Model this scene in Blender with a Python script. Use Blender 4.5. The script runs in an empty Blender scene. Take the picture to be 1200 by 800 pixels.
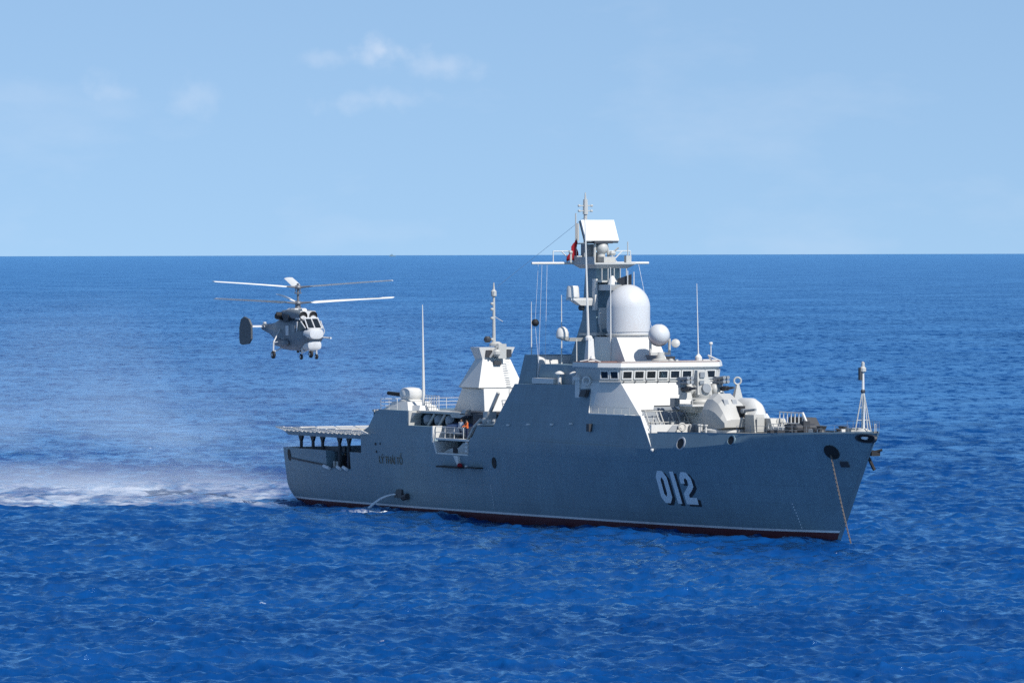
import bpy, bmesh, math, random
import numpy as np
from mathutils import Vector, Matrix
random.seed(4); RNG = np.random.default_rng(11)
R = math.radians
SC = bpy.context.scene
C = bpy.context.scene.collection

# ------------------------------------------------------------------ camera, sky, sun, exposure
CAM_H = 23.1
SUN_EL, SUN_AZ = 46.0, -50.0          # azimuth measured counter-clockwise from world +X
cam_d = bpy.data.cameras.new('camera')
cam = bpy.data.objects.new('camera', cam_d); C.objects.link(cam); SC.camera = cam
cam_d.lens = 207.0; cam_d.sensor_width = 36.0; cam_d.clip_start = 1.0; cam_d.clip_end = 600000.0
cam.matrix_world = Matrix.Translation((0, 0, CAM_H)) @ Matrix.Rotation(R(90 - 0.843), 4, 'X') @ Matrix.Rotation(R(-0.143), 4, 'Z')

world = bpy.data.worlds.new("World"); SC.world = world; world.use_nodes = True
wn = world.node_tree; wn.nodes.clear()
def N(t, typ, **kw):
    n = t.nodes.new(typ)
    for k, v in kw.items(): setattr(n, k, v)
    return n
SKY_TINT = (0.99, 1.02, 1.03, 1)
def setup_world(t):
    L = t.links.new
    out = N(t, 'ShaderNodeOutputWorld'); bg = N(t, 'ShaderNodeBackground'); bg.inputs[1].default_value = 0.105
    sky = N(t, 'ShaderNodeTexSky', sky_type='NISHITA', sun_disc=False)
    sky.sun_elevation = R(SUN_EL); sky.sun_rotation = R(90 - SUN_AZ)
    sky.altitude = 0; sky.air_density = 1.0; sky.dust_density = 0.1; sky.ozone_density = 2.6
    tc = N(t, 'ShaderNodeTexCoord')
    # the pale horizon band of the model is read a little higher up, as in clear sea air
    sep = N(t, 'ShaderNodeSeparateXYZ'); L(tc.outputs['Generated'], sep.inputs[0])
    mx = N(t, 'ShaderNodeMath', operation='MAXIMUM'); L(sep.outputs[2], mx.inputs[0]); mx.inputs[1].default_value = 0.0
    ad = N(t, 'ShaderNodeMath', operation='ADD'); L(mx.outputs[0], ad.inputs[0]); ad.inputs[1].default_value = 0.17
    cmb = N(t, 'ShaderNodeCombineXYZ'); L(sep.outputs[0], cmb.inputs[0]); L(sep.outputs[1], cmb.inputs[1]); L(ad.outputs[0], cmb.inputs[2])
    nm = N(t, 'ShaderNodeVectorMath', operation='NORMALIZE'); L(cmb.outputs[0], nm.inputs[0]); L(nm.outputs[0], sky.inputs[0])
    # thin wisps of cloud low over the sea
    mp = N(t, 'ShaderNodeMapping'); mp.inputs['Scale'].default_value = (24, 24, 62); mp.inputs['Location'].default_value = (3.1, 0.4, 1.7)
    L(tc.outputs['Generated'], mp.inputs[0])
    n1 = N(t, 'ShaderNodeTexNoise'); n1.inputs['Scale'].default_value = 1.0; n1.inputs['Detail'].default_value = 6; n1.inputs['Roughness'].default_value = 0.55
    L(mp.outputs[0], n1.inputs[0])
    r1 = N(t, 'ShaderNodeMapRange'); r1.inputs[1].default_value = 0.52; r1.inputs[2].default_value = 0.80; r1.inputs[3].default_value = 0; r1.inputs[4].default_value = 0.55; L(n1.outputs[0], r1.inputs[0])
    # one brighter little cloud: a patch around a direction in the sky
    def patch(dx, dz, rx, rz, amp):
        d = Vector((dx, 1, dz)).normalized()
        s = N(t, 'ShaderNodeVectorMath', operation='SUBTRACT'); L(tc.outputs['Generated'], s.inputs[0]); s.inputs[1].default_value = d
        m = N(t, 'ShaderNodeVectorMath', operation='MULTIPLY'); L(s.outputs[0], m.inputs[0]); m.inputs[1].default_value = (1/rx, 0, 1/rz)
        ln = N(t, 'ShaderNodeVectorMath', operation='LENGTH'); L(m.outputs[0], ln.inputs[0])
        nz = N(t, 'ShaderNodeTexNoise'); nz.inputs['Scale'].default_value = 230; nz.inputs['Detail'].default_value = 5; L(tc.outputs['Generated'], nz.inputs[0])
        a = N(t, 'ShaderNodeMath', operation='MULTIPLY_ADD'); L(nz.outputs[0], a.inputs[0]); a.inputs[1].default_value = 2.4; L(ln.outputs[1], a.inputs[2])
        r = N(t, 'ShaderNodeMapRange', interpolation_type='SMOOTHSTEP'); L(a.outputs[0], r.inputs[0]); r.inputs[1].default_value = 2.3; r.inputs[2].default_value = 0.9; r.inputs[3].default_value = 0; r.inputs[4].default_value = amp
        return r
    ps = [patch(-0.0217, 0.0348, 0.0068, 0.0034, 0.36), patch(-0.012, 0.0318, 0.010, 0.0026, 0.20), patch(-0.0225, 0.0262, 0.013, 0.0024, 0.17),
          patch(-0.068, 0.0280, 0.0065, 0.0044, 0.16), patch(-0.0545, 0.0268, 0.005, 0.0040, 0.14), patch(-0.031, 0.0335, 0.005, 0.0020, 0.15)]
    acc = r1.outputs[0]
    sc_ = N(t, 'ShaderNodeMath', operation='MULTIPLY'); L(acc, sc_.inputs[0]); sc_.inputs[1].default_value = 0.26; acc = sc_.outputs[0]
    for p in ps:
        m = N(t, 'ShaderNodeMath', operation='MAXIMUM'); L(acc, m.inputs[0]); L(p.outputs[0], m.inputs[1]); acc = m.outputs[0]
    tint = N(t, 'ShaderNodeMix', data_type='RGBA', blend_type='MULTIPLY'); tint.inputs[0].default_value = 1.0
    L(sky.outputs[0], tint.inputs[6]); tint.inputs[7].default_value = SKY_TINT
    mix = N(t, 'ShaderNodeMix', data_type='RGBA'); L(acc, mix.inputs[0]); L(tint.outputs[2], mix.inputs[6]); mix.inputs[7].default_value = (7.2, 7.3, 7.8, 1)
    L(mix.outputs[2], bg.inputs[0]); L(bg.outputs[0], out.inputs[0])
setup_world(wn)

sun_d = bpy.data.lights.new('sun', 'SUN'); sun_d.energy = 4.6; sun_d.angle = R(0.5); sun_d.color = (1.0, 0.95, 0.88)
sun = bpy.data.objects.new('sun', sun_d); C.objects.link(sun)
sv = Vector((math.cos(R(SUN_EL))*math.cos(R(SUN_AZ)), math.cos(R(SUN_EL))*math.sin(R(SUN_AZ)), math.sin(R(SUN_EL))))
sun.rotation_euler = sv.to_track_quat('Z', 'Y').to_euler(); sun.location = sv*300

SC.view_settings.view_transform = 'Standard'; SC.view_settings.look = 'None'
SC.view_settings.gamma = 1.0; SC.view_settings.exposure = 0.35; SC.view_settings.use_curve_mapping = False
SC.cycles.use_denoising = False
SC.cycles.sample_clamp_direct = 6; SC.cycles.sample_clamp_indirect = 3; SC.cycles.volume_step_rate = 1.0; SC.cycles.volume_bounces = 1; SC.cycles.max_bounces = 6

# ------------------------------------------------------------------ materials
def principled(name, col, rough=0.5, spec=0.5, metal=0.0):
    m = bpy.data.materials.new(name); m.use_nodes = True; t = m.node_tree
    b = t.nodes['Principled BSDF']
    b.inputs['Base Color'].default_value = (*col, 1); b.inputs['Roughness'].default_value = rough
    b.inputs['Specular IOR Level'].default_value = spec; b.inputs['Metallic'].default_value = metal
    return m, t, b
def paint(name, col, rough=0.45, var=0.12, streak=0.0, rust=0.0, spec=0.4, seams=False):
    """ship paint: uneven tone, plate-sized patches, vertical weather streaks and a little rust"""
    m, t, b = principled(name, col, rough, spec); L = t.links.new
    tc = N(t, 'ShaderNodeTexCoord')
    n1 = N(t, 'ShaderNodeTexNoise'); n1.inputs['Scale'].default_value = 0.35; n1.inputs['Detail'].default_value = 5; L(tc.outputs['Object'], n1.inputs[0])
    mp = N(t, 'ShaderNodeMapping'); mp.inputs['Scale'].default_value = (2.2, 2.2, 0.16); L(tc.outputs['Object'], mp.inputs[0])
    n2 = N(t, 'ShaderNodeTexNoise'); n2.inputs['Scale'].default_value = 1.0; n2.inputs['Detail'].default_value = 6; n2.inputs['Roughness'].default_value = 0.65; L(mp.outputs[0], n2.inputs[0])
    a = N(t, 'ShaderNodeMath', operation='MULTIPLY_ADD'); L(n1.outputs[0], a.inputs[0]); a.inputs[1].default_value = 2*var; a.inputs[2].default_value = 1-var
    s = N(t, 'ShaderNodeMath', operation='MULTIPLY_ADD'); L(n2.outputs[0], s.inputs[0]); s.inputs[1].default_value = 2*streak; s.inputs[2].default_value = 1-streak
    mu = N(t, 'ShaderNodeMath', operation='MULTIPLY'); L(a.outputs[0], mu.inputs[0]); L(s.outputs[0], mu.inputs[1])
    vm = N(t, 'ShaderNodeVectorMath', operation='SCALE'); vm.inputs[0].default_value = col; L(mu.outputs[0], vm.inputs['Scale'])
    last = vm.outputs[0]
    if rust:
        rr = N(t, 'ShaderNodeMapRange'); L(n2.outputs[0], rr.inputs[0]); rr.inputs[1].default_value = 0.62; rr.inputs[2].default_value = 0.78; rr.inputs[3].default_value = 0; rr.inputs[4].default_value = rust
        mx = N(t, 'ShaderNodeMix', data_type='RGBA'); L(rr.outputs[0], mx.inputs[0]); L(last, mx.inputs[6]); mx.inputs[7].default_value = (0.16, 0.07, 0.035, 1); last = mx.outputs[2]
    if seams:   # welded plates: each a hair lighter or darker, with a thin dirty seam
        sx = N(t, 'ShaderNodeSeparateXYZ'); L(tc.outputs['Object'], sx.inputs[0]); cx = N(t, 'ShaderNodeCombineXYZ'); L(sx.outputs[0], cx.inputs[0]); L(sx.outputs[2], cx.inputs[1])
        br_ = N(t, 'ShaderNodeTexBrick'); L(cx.outputs[0], br_.inputs[0]); br_.inputs['Scale'].default_value = 1.0; br_.inputs['Brick Width'].default_value = 5.2; br_.inputs['Row Height'].default_value = 1.45
        br_.inputs['Mortar Size'].default_value = 0.03; br_.inputs['Color1'].default_value = (0.965, 0.965, 0.965, 1); br_.inputs['Color2'].default_value = (1.035, 1.035, 1.035, 1); br_.inputs['Mortar'].default_value = (0.90, 0.90, 0.90, 1)
        ml = N(t, 'ShaderNodeMix', data_type='RGBA', blend_type='MULTIPLY'); ml.inputs[0].default_value = 1.0; L(last, ml.inputs[6]); L(br_.outputs[0], ml.inputs[7]); last = ml.outputs[2]
    L(last, b.inputs['Base Color'])
    bp = N(t, 'ShaderNodeBump'); bp.inputs['Strength'].default_value = 0.25; bp.inputs['Distance'].default_value = 0.03
    n3 = N(t, 'ShaderNodeTexNoise'); n3.inputs['Scale'].default_value = 1.1; n3.inputs['Detail'].default_value = 3; L(tc.outputs['Object'], n3.inputs[0]); L(n3.outputs[0], bp.inputs['Height']); L(bp.outputs[0], b.inputs['Normal'])
    return m
M = {}
M['hull'] = paint('hull_grey_paint', (0.140, 0.215, 0.262), 0.5, 0.12, 0.20, 0.30, seams=True)
M['red'] = paint('red_antifouling_paint', (0.085, 0.018, 0.022), 0.6, 0.2, 0.15)
M['stripe'] = paint('white_boot_stripe', (0.62, 0.64, 0.66), 0.5, 0.1, 0.15)
M['grey'] = paint('light_grey_paint', (0.40, 0.40, 0.38), 0.45, 0.06, 0.05, 0.05)
M['white'] = paint('pale_ship_paint', (0.56, 0.56, 0.54), 0.4, 0.06, 0.07, 0.06)
M['radome'] = paint('radome_white', (0.50, 0.51, 0.52), 0.35, 0.02, 0.02)
M['mid'] = paint('mid_grey_paint', (0.20, 0.22, 0.24), 0.5, 0.1, 0.05)
M['dark'] = paint('dark_grey_paint', (0.035, 0.038, 0.045), 0.55, 0.15)
M['black'] = paint('black_rubber', (0.012, 0.012, 0.014), 0.7, 0.1)
M['deck'] = paint('deck_paint', (0.17, 0.17, 0.155), 0.8, 0.2)
M['helideck'] = paint('flight_deck_paint', (0.42, 0.39, 0.33), 0.8, 0.2)
M['brown'] = paint('red_brown_deck_paint', (0.20, 0.11, 0.09), 0.7, 0.15)
M['glass'] = principled('dark_glass', (0.012, 0.016, 0.02), 0.06, 0.6)[0]
M['number'] = paint('pale_number_paint', (0.62, 0.68, 0.72), 0.5, 0.05, 0.06)
M['shadow'] = paint('black_number_edge_paint', (0.012, 0.014, 0.02), 0.6, 0.05)
M['letter'] = paint('bronze_letter', (0.10, 0.09, 0.06), 0.5, 0.1)
M['foam'] = principled('white_water', (0.6, 0.66, 0.70), 0.6)[0]
M['rust'] = paint('rusty_iron', (0.15, 0.125, 0.105), 0.8, 0.35)
M['fin'] = paint('tail_fin_paint', (0.07, 0.08, 0.09), 0.5, 0.15)
M['flagred'] = principled('red_cloth', (0.22, 0.008, 0.015), 0.8, 0.2)[0]
M['yellow'] = principled('yellow_cloth', (0.7, 0.5, 0.02), 0.8, 0.2)[0]
M['tarp'] = paint('blue_tarpaulin', (0.03, 0.06, 0.14), 0.7, 0.15)
M['canvas'] = paint('grey_canvas', (0.30, 0.33, 0.36), 0.8, 0.15)
M['orange'] = principled('orange_cloth', (0.62, 0.14, 0.04), 0.8, 0.2)[0]
M['navy'] = principled('navy_cloth', (0.02, 0.03, 0.07), 0.85, 0.2)[0]
M['skin'] = principled('skin', (0.40, 0.22, 0.14), 0.6, 0.3)[0]
M['hair'] = principled('black_hair', (0.01, 0.01, 0.01), 0.7, 0.3)[0]
M['heli'] = paint('helicopter_grey_paint', (0.12, 0.145, 0.17), 0.4, 0.25, 0.15)
M['helilight'] = paint('helicopter_pale_paint', (0.48, 0.49, 0.50), 0.4, 0.05)
M['blade'] = paint('rotor_blade_paint', (0.70, 0.71, 0.68), 0.4, 0.05)
M['bladedark'] = paint('rotor_grip_metal', (0.12, 0.13, 0.15), 0.4, 0.1)
M['star'] = principled('red_star_paint', (0.5, 0.02, 0.02), 0.6)[0]

# ------------------------------------------------------------------ helpers
def tag(o, label=None, cat=None, group=None, kind=None):
    if label: o['label'] = label
    if cat: o['category'] = cat
    if group: o['group'] = group
    if kind: o['kind'] = kind
    return o
def empty(name, loc=(0, 0, 0), rz=0.0, parent=None):
    o = bpy.data.objects.new(name, None); C.objects.link(o); o.location = loc; o.rotation_euler = (0, 0, rz)
    if parent: o.parent = parent
    return o
class MB:
    """collects shapes; build() links them as ONE mesh object"""
    def __init__(self): self.bm = bmesh.new(); self.mi = 0
    def poly(self, vs, fs):
        v = [self.bm.verts.new(p) for p in vs]
        for f in fs:
            try: fc = self.bm.faces.new([v[i] for i in f]); fc.material_index = self.mi
            except ValueError: pass
        return self
    def box(self, s0, s1, t0, t1, z0, z1):
        return self.frus((s0, s1, t0, t1, z0), (s0, s1, t0, t1, z1))
    def frus(self, b, t):
        v = [(b[0], b[2], b[4]), (b[1], b[2], b[4]), (b[1], b[3], b[4]), (b[0], b[3], b[4]),
             (t[0], t[2], t[4]), (t[1], t[2], t[4]), (t[1], t[3], t[4]), (t[0], t[3], t[4])]
        return self.poly(v, [(0, 3, 2, 1), (4, 5, 6, 7), (0, 1, 5, 4), (1, 2, 6, 5), (2, 3, 7, 6), (3, 0, 4, 7)])
    def loft(self, rings, caps=True):
        n = len(rings[0]); vs = [p for r in rings for p in r]; fs = []
        for i in range(len(rings)-1):
            for j in range(n):
                fs.append((i*n+j, i*n+(j+1) % n, (i+1)*n+(j+1) % n, (i+1)*n+j))
        if caps: fs.append(tuple(range(n))[::-1]); fs.append(tuple((len(rings)-1)*n+j for j in range(n)))
        return self.poly(vs, fs)
    def tube(self, p0, p1, r0, r1=None, n=8, caps=True):
        if r1 is None: r1 = r0
        p0, p1 = Vector(p0), Vector(p1); d = (p1-p0).normalized()
        a = d.orthogonal().normalized(); b = d.cross(a)
        rg = [[tuple(p+(a*math.cos(k*2*math.pi/n)+b*math.sin(k*2*math.pi/n))*r) for k in range(n)] for p, r in ((p0, r0), (p1, r1))]
        return self.loft(rg, caps)
    def path(self, pts, r, n=6):
        for a, b in zip(pts[:-1], pts[1:]): self.tube(a, b, r, n=n)
        return self
    def lathe(self, c, prof, axis=(0, 0, 1), n=24):
        ax = Vector(axis).normalized(); a = ax.orthogonal().normalized(); b = ax.cross(a); c = Vector(c)
        return self.loft([[tuple(c+ax*h+(a*math.cos(k*2*math.pi/n)+b*math.sin(k*2*math.pi/n))*max(r, 1e-3)) for k in range(n)] for r, h in prof])
    def ball(self, c, r, n=16, sq=(1, 1, 1)):
        rings = []
        for i in range(1, n//2):
            th = math.pi*i/(n//2)
            rings.append([(c[0]+sq[0]*r*math.sin(th)*math.cos(2*math.pi*k/n), c[1]+sq[1]*r*math.sin(th)*math.sin(2*math.pi*k/n), c[2]-sq[2]*r*math.cos(th)) for k in range(n)])
        return self.loft(rings)
    def prism(self, outline, hw):
        """side outline [(s,z)] extruded athwartships, half width hw(s,z) on both sides (tumblehome)"""
        n = len(outline)
        vs = [(s, -hw(s, z), z) for s, z in outline]+[(s, hw(s, z), z) for s, z in outline]
        fs = [tuple(range(n)), tuple(range(n, 2*n))[::-1]]+[(i, i+n, (i+1) % n+n, (i+1) % n) for i in range(n)]
        return self.poly(vs, fs)
    def plate(self, outline, hw, side=-1, th=0.12):
        n = len(outline)
        vs = [(s, side*hw(s, z), z) for s, z in outline]+[(s, side*(hw(s, z)-th), z) for s, z in outline]
        fs = [tuple(range(n)), tuple(range(n, 2*n))[::-1]]+[(i, i+n, (i+1) % n+n, (i+1) % n) for i in range(n)]
        return self.poly(vs, fs)
    def rail(self, pts, h=1.05, r=0.025, wires=3, gap=1.6):
        """guard rail along a polyline of deck points"""
        for a, b in zip(pts[:-1], pts[1:]):
            a, b = Vector(a), Vector(b); L = (b-a).length; n = max(1, round(L/gap))
            for k in range(n+1):
                p = a.lerp(b, k/n); self.tube(p, p+Vector((0, 0, h)), r, n=5)
            for w in range(wires):
                z = Vector((0, 0, h*(w+1)/wires)); self.tube(a+z, b+z, r*0.85, n=5)
        return self
    def mesh(self, name, mats, smooth=30):
        bmesh.ops.recalc_face_normals(self.bm, faces=self.bm.faces)
        me = bpy.data.meshes.new(name); self.bm.to_mesh(me); self.bm.free()
        for m in (mats if isinstance(mats, (list, tuple)) else [mats]): me.materials.append(m)
        if smooth: me.polygons.foreach_set('use_smooth', [True]*len(me.polygons)); me.set_sharp_from_angle(angle=R(smooth))
        return me
    def build(self, name, mats, parent=None, smooth=30, loc=None, label=None):
        o = bpy.data.objects.new(name, self.mesh(name, mats, smooth)); C.objects.link(o)
        if parent: o.parent = parent
        if loc: o.location = loc
        if label: o['label'] = label
        return o
def cut(o, cutters):
    """boolean difference with boxes/shapes given as MB objects"""
    tmp = []
    for c in cutters:
        k = c.build('cutter_tmp', M['grey'], smooth=0); tmp.append(k)
        md = o.modifiers.new('b', 'BOOLEAN'); md.object = k; md.operation = 'DIFFERENCE'; md.solver = 'EXACT'
    mat0 = o.matrix_world.copy(); par = o.parent; o.parent = None
    bpy.context.view_layer.update()
    dg = bpy.context.evaluated_depsgraph_get()
    me = bpy.data.meshes.new_from_object(o.evaluated_get(dg), depsgraph=dg)
    o.modifiers.clear(); old = o.data; o.data = me; me.name = old.name; o.parent = par
    me.polygons.foreach_set('use_smooth', [True]*len(me.polygons)); me.set_sharp_from_angle(angle=R(30))
    for k in tmp: bpy.data.objects.remove(k)
    return o
def split(o, eps=0.06):
    """one object per separate piece (pieces whose boxes touch stay together)"""
    bm = bmesh.new(); bm.from_mesh(o.data); bm.verts.ensure_lookup_table()
    seen = set(); isl = []
    for v in bm.verts:
        if v.index in seen: continue
        st = [v]; seen.add(v.index); cur = []
        while st:
            a = st.pop(); cur.append(a)
            for e in a.link_edges:
                b = e.other_vert(a)
                if b.index not in seen: seen.add(b.index); st.append(b)
        c = np.array([q.co for q in cur]); isl.append([set(q.index for q in cur), c.min(0)-eps, c.max(0)+eps])
    merged = True
    while merged:
        merged = False
        for i in range(len(isl)):
            for j in range(i+1, len(isl)):
                if (isl[i][1] <= isl[j][2]).all() and (isl[j][1] <= isl[i][2]).all():
                    isl[i] = [isl[i][0] | isl[j][0], np.minimum(isl[i][1], isl[j][1]), np.maximum(isl[i][2], isl[j][2])]; isl.pop(j); merged = True; break
            if merged: break
    bm.free()
    if len(isl) < 2: return [o]
    res = []
    for ids, _, _ in isl:
        b2 = bmesh.new(); b2.from_mesh(o.data); b2.verts.ensure_lookup_table()
        bmesh.ops.delete(b2, geom=[q for q in b2.verts if q.index not in ids], context='VERTS')
        me = bpy.data.meshes.new(o.name); b2.to_mesh(me); b2.free()
        for m in o.data.materials: me.materials.append(m)
        c = o.copy(); c.data = me; C.objects.link(c); res.append(c)
    bpy.data.objects.remove(o)
    return res
def interp(x, xs, ys): return float(np.interp(x, xs, ys))
#@@SEA
# ------------------------------------------------------------------ sea
SEA_A = (0.002, 0.034, 0.142); SEA_B = (0.003, 0.050, 0.192); SEA_ROUGH = 0.16
WAVE = 0.0112; SEA_GLOSS = (0.40, 0.73, 1.0, 1); SEA_K = 1.55
def build_sea():
    fe = 5888.0
    cols = [0.0]; a = 0.0
    while a < R(180):
        a += 0.00026 if a < R(6.2) else min(R(6), 0.00026*(1+(a-R(6.2))/0.006))
        cols.append(min(a, math.pi))
    cols = np.array(cols); ang = np.concatenate([-cols[:0:-1], cols])
    ys = []
    y = fe*CAM_H/2.0
    while y > 560: ys.append(y); y *= 0.90
    y = 560
    while y > 2.8:
        ys.append(y); y -= 0.6 if y > 438 else 0.22 if y > 205 else 0.36 if y > 40 else (1.0 if y > 10 else .6)
    D = fe*CAM_H/np.array(ys); D = np.concatenate([D, [90000., 400000.]])
    nr, nc = len(D), len(ang)
    dr = np.gradient(D)[:, None]
    dl = (D[:, None]*np.gradient(ang)[None, :])
    X = D[:, None]*np.sin(ang)[None, :]; Y = D[:, None]*np.cos(ang)[None, :]
    Z = np.zeros_like(X); OX = np.zeros_like(X); OY = np.zeros_like(X)
    res = np.maximum(np.broadcast_to(dr, X.shape), dl)
    lam = np.concatenate([RNG.uniform(0.75, 2.2, 54), RNG.uniform(2.2, 6.0, 32), RNG.uniform(6, 20, 8), RNG.uniform(20, 60, 8)])
    for l in lam:
        th = R(-75)+RNG.normal(0, R(50 if l < 3 else 35)); k = 2*math.pi/l
        A = WAVE*l**0.80 if l < 6 else WAVE*6**0.80*(l/6)**0.25
        A *= RNG.uniform(0.5, 1.1)
        ph = RNG.uniform(0, 2*math.pi)
        w = np.clip((l/res-1.7)/1.6, 0, 1)
        # wave groups: slow patchiness of the chop
        c = k*(X*math.cos(th)+Y*math.sin(th))+ph
        s, co = np.sin(c), np.cos(c)
        Z += A*w*co; OX -= 0.8*A*w*s*math.cos(th); OY -= 0.8*A*w*s*math.sin(th)
    X += OX; Y += OY
    v = np.stack([X, Y, Z], -1).reshape(-1, 3).astype(np.float32)
    i = np.arange(nr-1)[:, None]*nc+np.arange(nc-1)[None, :]
    f = np.stack([i, i+1, i+1+nc, i+nc], -1).reshape(-1, 4)
    f = f[:, ::-1]
    me = bpy.data.meshes.new('sea')
    me.vertices.add(len(v)); me.vertices.foreach_set('co', v.ravel())
    me.loops.add(f.size); me.loops.foreach_set('vertex_index', f.ravel().astype(np.int32))
    me.polygons.add(len(f)); me.polygons.foreach_set('loop_start', np.arange(0, f.size, 4, dtype=np.int32))
    me.polygons.foreach_set('use_smooth', np.ones(len(f), bool))
    me.update(calc_edges=True)
    if me.polygons[len(f)//2].normal.z < 0: me.flip_normals()
    m, t, b = principled('sea_water', (0.0, 0.04, 0.2), 0.12, 0.5); L = t.links.new
    b.inputs['IOR'].default_value = 1.33
    tc = N(t, 'ShaderNodeTexCoord'); g = N(t, 'ShaderNodeNewGeometry')
    def noise(sc, det, rough, off=(0, 0, 0), dist=0.0):
        mp = N(t, 'ShaderNodeMapping'); mp.inputs['Scale'].default_value = sc; mp.inputs['Location'].default_value = off; mp.inputs['Rotation'].default_value = (0, 0, R(12)); L(g.outputs['Position'], mp.inputs[0])
        n = N(t, 'ShaderNodeTexNoise'); n.inputs['Scale'].default_value = 1; n.inputs['Detail'].default_value = det; n.inputs['Roughness'].default_value = rough; n.inputs['Distortion'].default_value = dist; L(mp.outputs[0], n.inputs[0]); return n
    n1 = noise((0.8, 0.5, 1), 6, 0.68); n2 = noise((2.6, 1.2, 1), 4, 0.6, (5, 2, 0))
    bp = N(t, 'ShaderNodeBump'); bp.inputs['Strength'].default_value = 1.0; bp.inputs['Distance'].default_value = 0.15; L(n1.outputs[0], bp.inputs['Height'])
    pl = N(t, 'ShaderNodeVectorMath', operation='LENGTH'); L(g.outputs['Position'], pl.inputs[0])   # chop too fine for the far mesh goes into the bump
    ld = N(t, 'ShaderNodeMapRange'); L(pl.outputs[1], ld.inputs[0]); ld.inputs[1].default_value = 480; ld.inputs[2].default_value = 1600; ld.inputs[3].default_value = 0.15; ld.inputs[4].default_value = 0.75; L(ld.outputs[0], bp.inputs['Distance'])
    ng = noise((0.016, 0.006, 1), 7, 0.72, (9, 1, 0)); rg = N(t, 'ShaderNodeMapRange'); L(ng.outputs[0], rg.inputs[0]); rg.inputs[1].default_value = 0.36; rg.inputs[2].default_value = 0.62; rg.inputs[3].default_value = 0.25; rg.inputs[4].default_value = 1.0; L(rg.outputs[0], bp.inputs['Strength'])
    bp2 = N(t, 'ShaderNodeBump'); bp2.inputs['Strength'].default_value = 1.0; bp2.inputs['Distance'].default_value = 0.07; L(n2.outputs[0], bp2.inputs['Height']); L(bp.outputs[0], bp2.inputs['Normal'])
    L(bp2.outputs[0], b.inputs['Normal'])
    # water colour differs in broad patches (wind, depth of the chop)
    nb = noise((0.012, 0.02, 1), 3, 0.5)
    rb = N(t, 'ShaderNodeMapRange'); L(nb.outputs[0], rb.inputs[0]); rb.inputs[1].default_value = 0.35; rb.inputs[2].default_value = 0.65
    mc = N(t, 'ShaderNodeMix', data_type='RGBA'); L(rb.outputs[0], mc.inputs[0]); mc.inputs[6].default_value = (*SEA_A, 1); mc.inputs[7].default_value = (*SEA_B, 1)
    # foam: the churned water behind the ship and a few small whitecaps
    sp = N(t, 'ShaderNodeSeparateXYZ'); L(g.outputs['Position'], sp.inputs[0])
    def ramp(src, a, b_, lo=0.0, hi=1.0):
        r = N(t, 'ShaderNodeMapRange', interpolation_type='SMOOTHSTEP'); L(src, r.inputs[0])
        for q, val in zip((1, 2, 3, 4), (a, b_, lo, hi)): r.inputs[q].default_value = val
        return r.outputs[0]
    def mul(a, b_):
        n = N(t, 'ShaderNodeMath', operation='MULTIPLY'); L(a, n.inputs[0])
        if isinstance(b_, float): n.inputs[1].default_value = b_
        else: L(b_, n.inputs[1])
        return n.outputs[0]
    nf = noise((0.16, 0.05, 1), 7, 0.62, (2, 7, 0), 0.6)
    edge = N(t, 'ShaderNodeMath', operation='MULTIPLY_ADD'); L(nf.outputs[0], edge.inputs[0]); edge.inputs[1].default_value = 14.0; L(sp.outputs[1], edge.inputs[2])
    zone = mul(ramp(edge.outputs[0], 552.0, 557.0), ramp(sp.outputs[1], 622.0, 578.0)); zone = mul(zone, ramp(sp.outputs[0], -19.0, -25.0)); zone = mul(zone, ramp(sp.outputs[0], -150.0, -90.0))
    patches = ramp(nf.outputs[0], 0.34, 0.66)
    foam = mul(zone, patches)
    nw = noise((0.35, 0.12, 1), 5, 0.55, (31, 4, 0)); nw2 = noise((3.0, 1.5, 1), 3, 0.6)
    cap = mul(ramp(nw.outputs[0], 0.75, 0.77), ramp(nw2.outputs[0], 0.42, 0.6))
    mx = N(t, 'ShaderNodeMath', operation='MAXIMUM'); ex = N(t, 'ShaderNodeVectorMath', operation='SUBTRACT'); L(g.outputs['Position'], ex.inputs[0]); ex.inputs[1].default_value = (-12.8, 529.0, 0)
    ey = N(t, 'ShaderNodeVectorMath', operation='MULTIPLY'); L(ex.outputs[0], ey.inputs[0]); ey.inputs[1].default_value = (0.28, 0.28, 0); el = N(t, 'ShaderNodeVectorMath', operation='LENGTH'); L(ey.outputs[0], el.inputs[0])
    splash = mul(ramp(el.outputs[1], 1.0, 0.3), ramp(nw2.outputs[0], 0.35, 0.55)); m0 = N(t, 'ShaderNodeMath', operation='MAXIMUM'); L(splash, m0.inputs[0]); L(mul(cap, 0.8), m0.inputs[1])
    L(mul(foam, 0.60), mx.inputs[0]); L(m0.outputs[0], mx.inputs[1])
    mf = N(t, 'ShaderNodeMix', data_type='RGBA'); L(mx.outputs[0], mf.inputs[0]); L(mc.outputs[2], mf.inputs[6]); mf.inputs[7].default_value = (0.72, 0.76, 0.78, 1)
    L(mf.outputs[2], b.inputs['Base Color'])
    rr = N(t, 'ShaderNodeMapRange'); L(mx.outputs[0], rr.inputs[0]); rr.inputs[3].default_value = SEA_ROUGH; rr.inputs[4].default_value = 0.8; L(rr.outputs[0], b.inputs['Roughness'])
    b.inputs['Specular IOR Level'].default_value = 0.0
    gl = N(t, 'ShaderNodeBsdfGlossy'); gl.inputs['Color'].default_value = SEA_GLOSS; L(rr.outputs[0], gl.inputs['Roughness']); L(bp2.outputs[0], gl.inputs['Normal'])
    fr = N(t, 'ShaderNodeFresnel'); fr.inputs['IOR'].default_value = 1.33; L(bp2.outputs[0], fr.inputs['Normal'])
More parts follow.
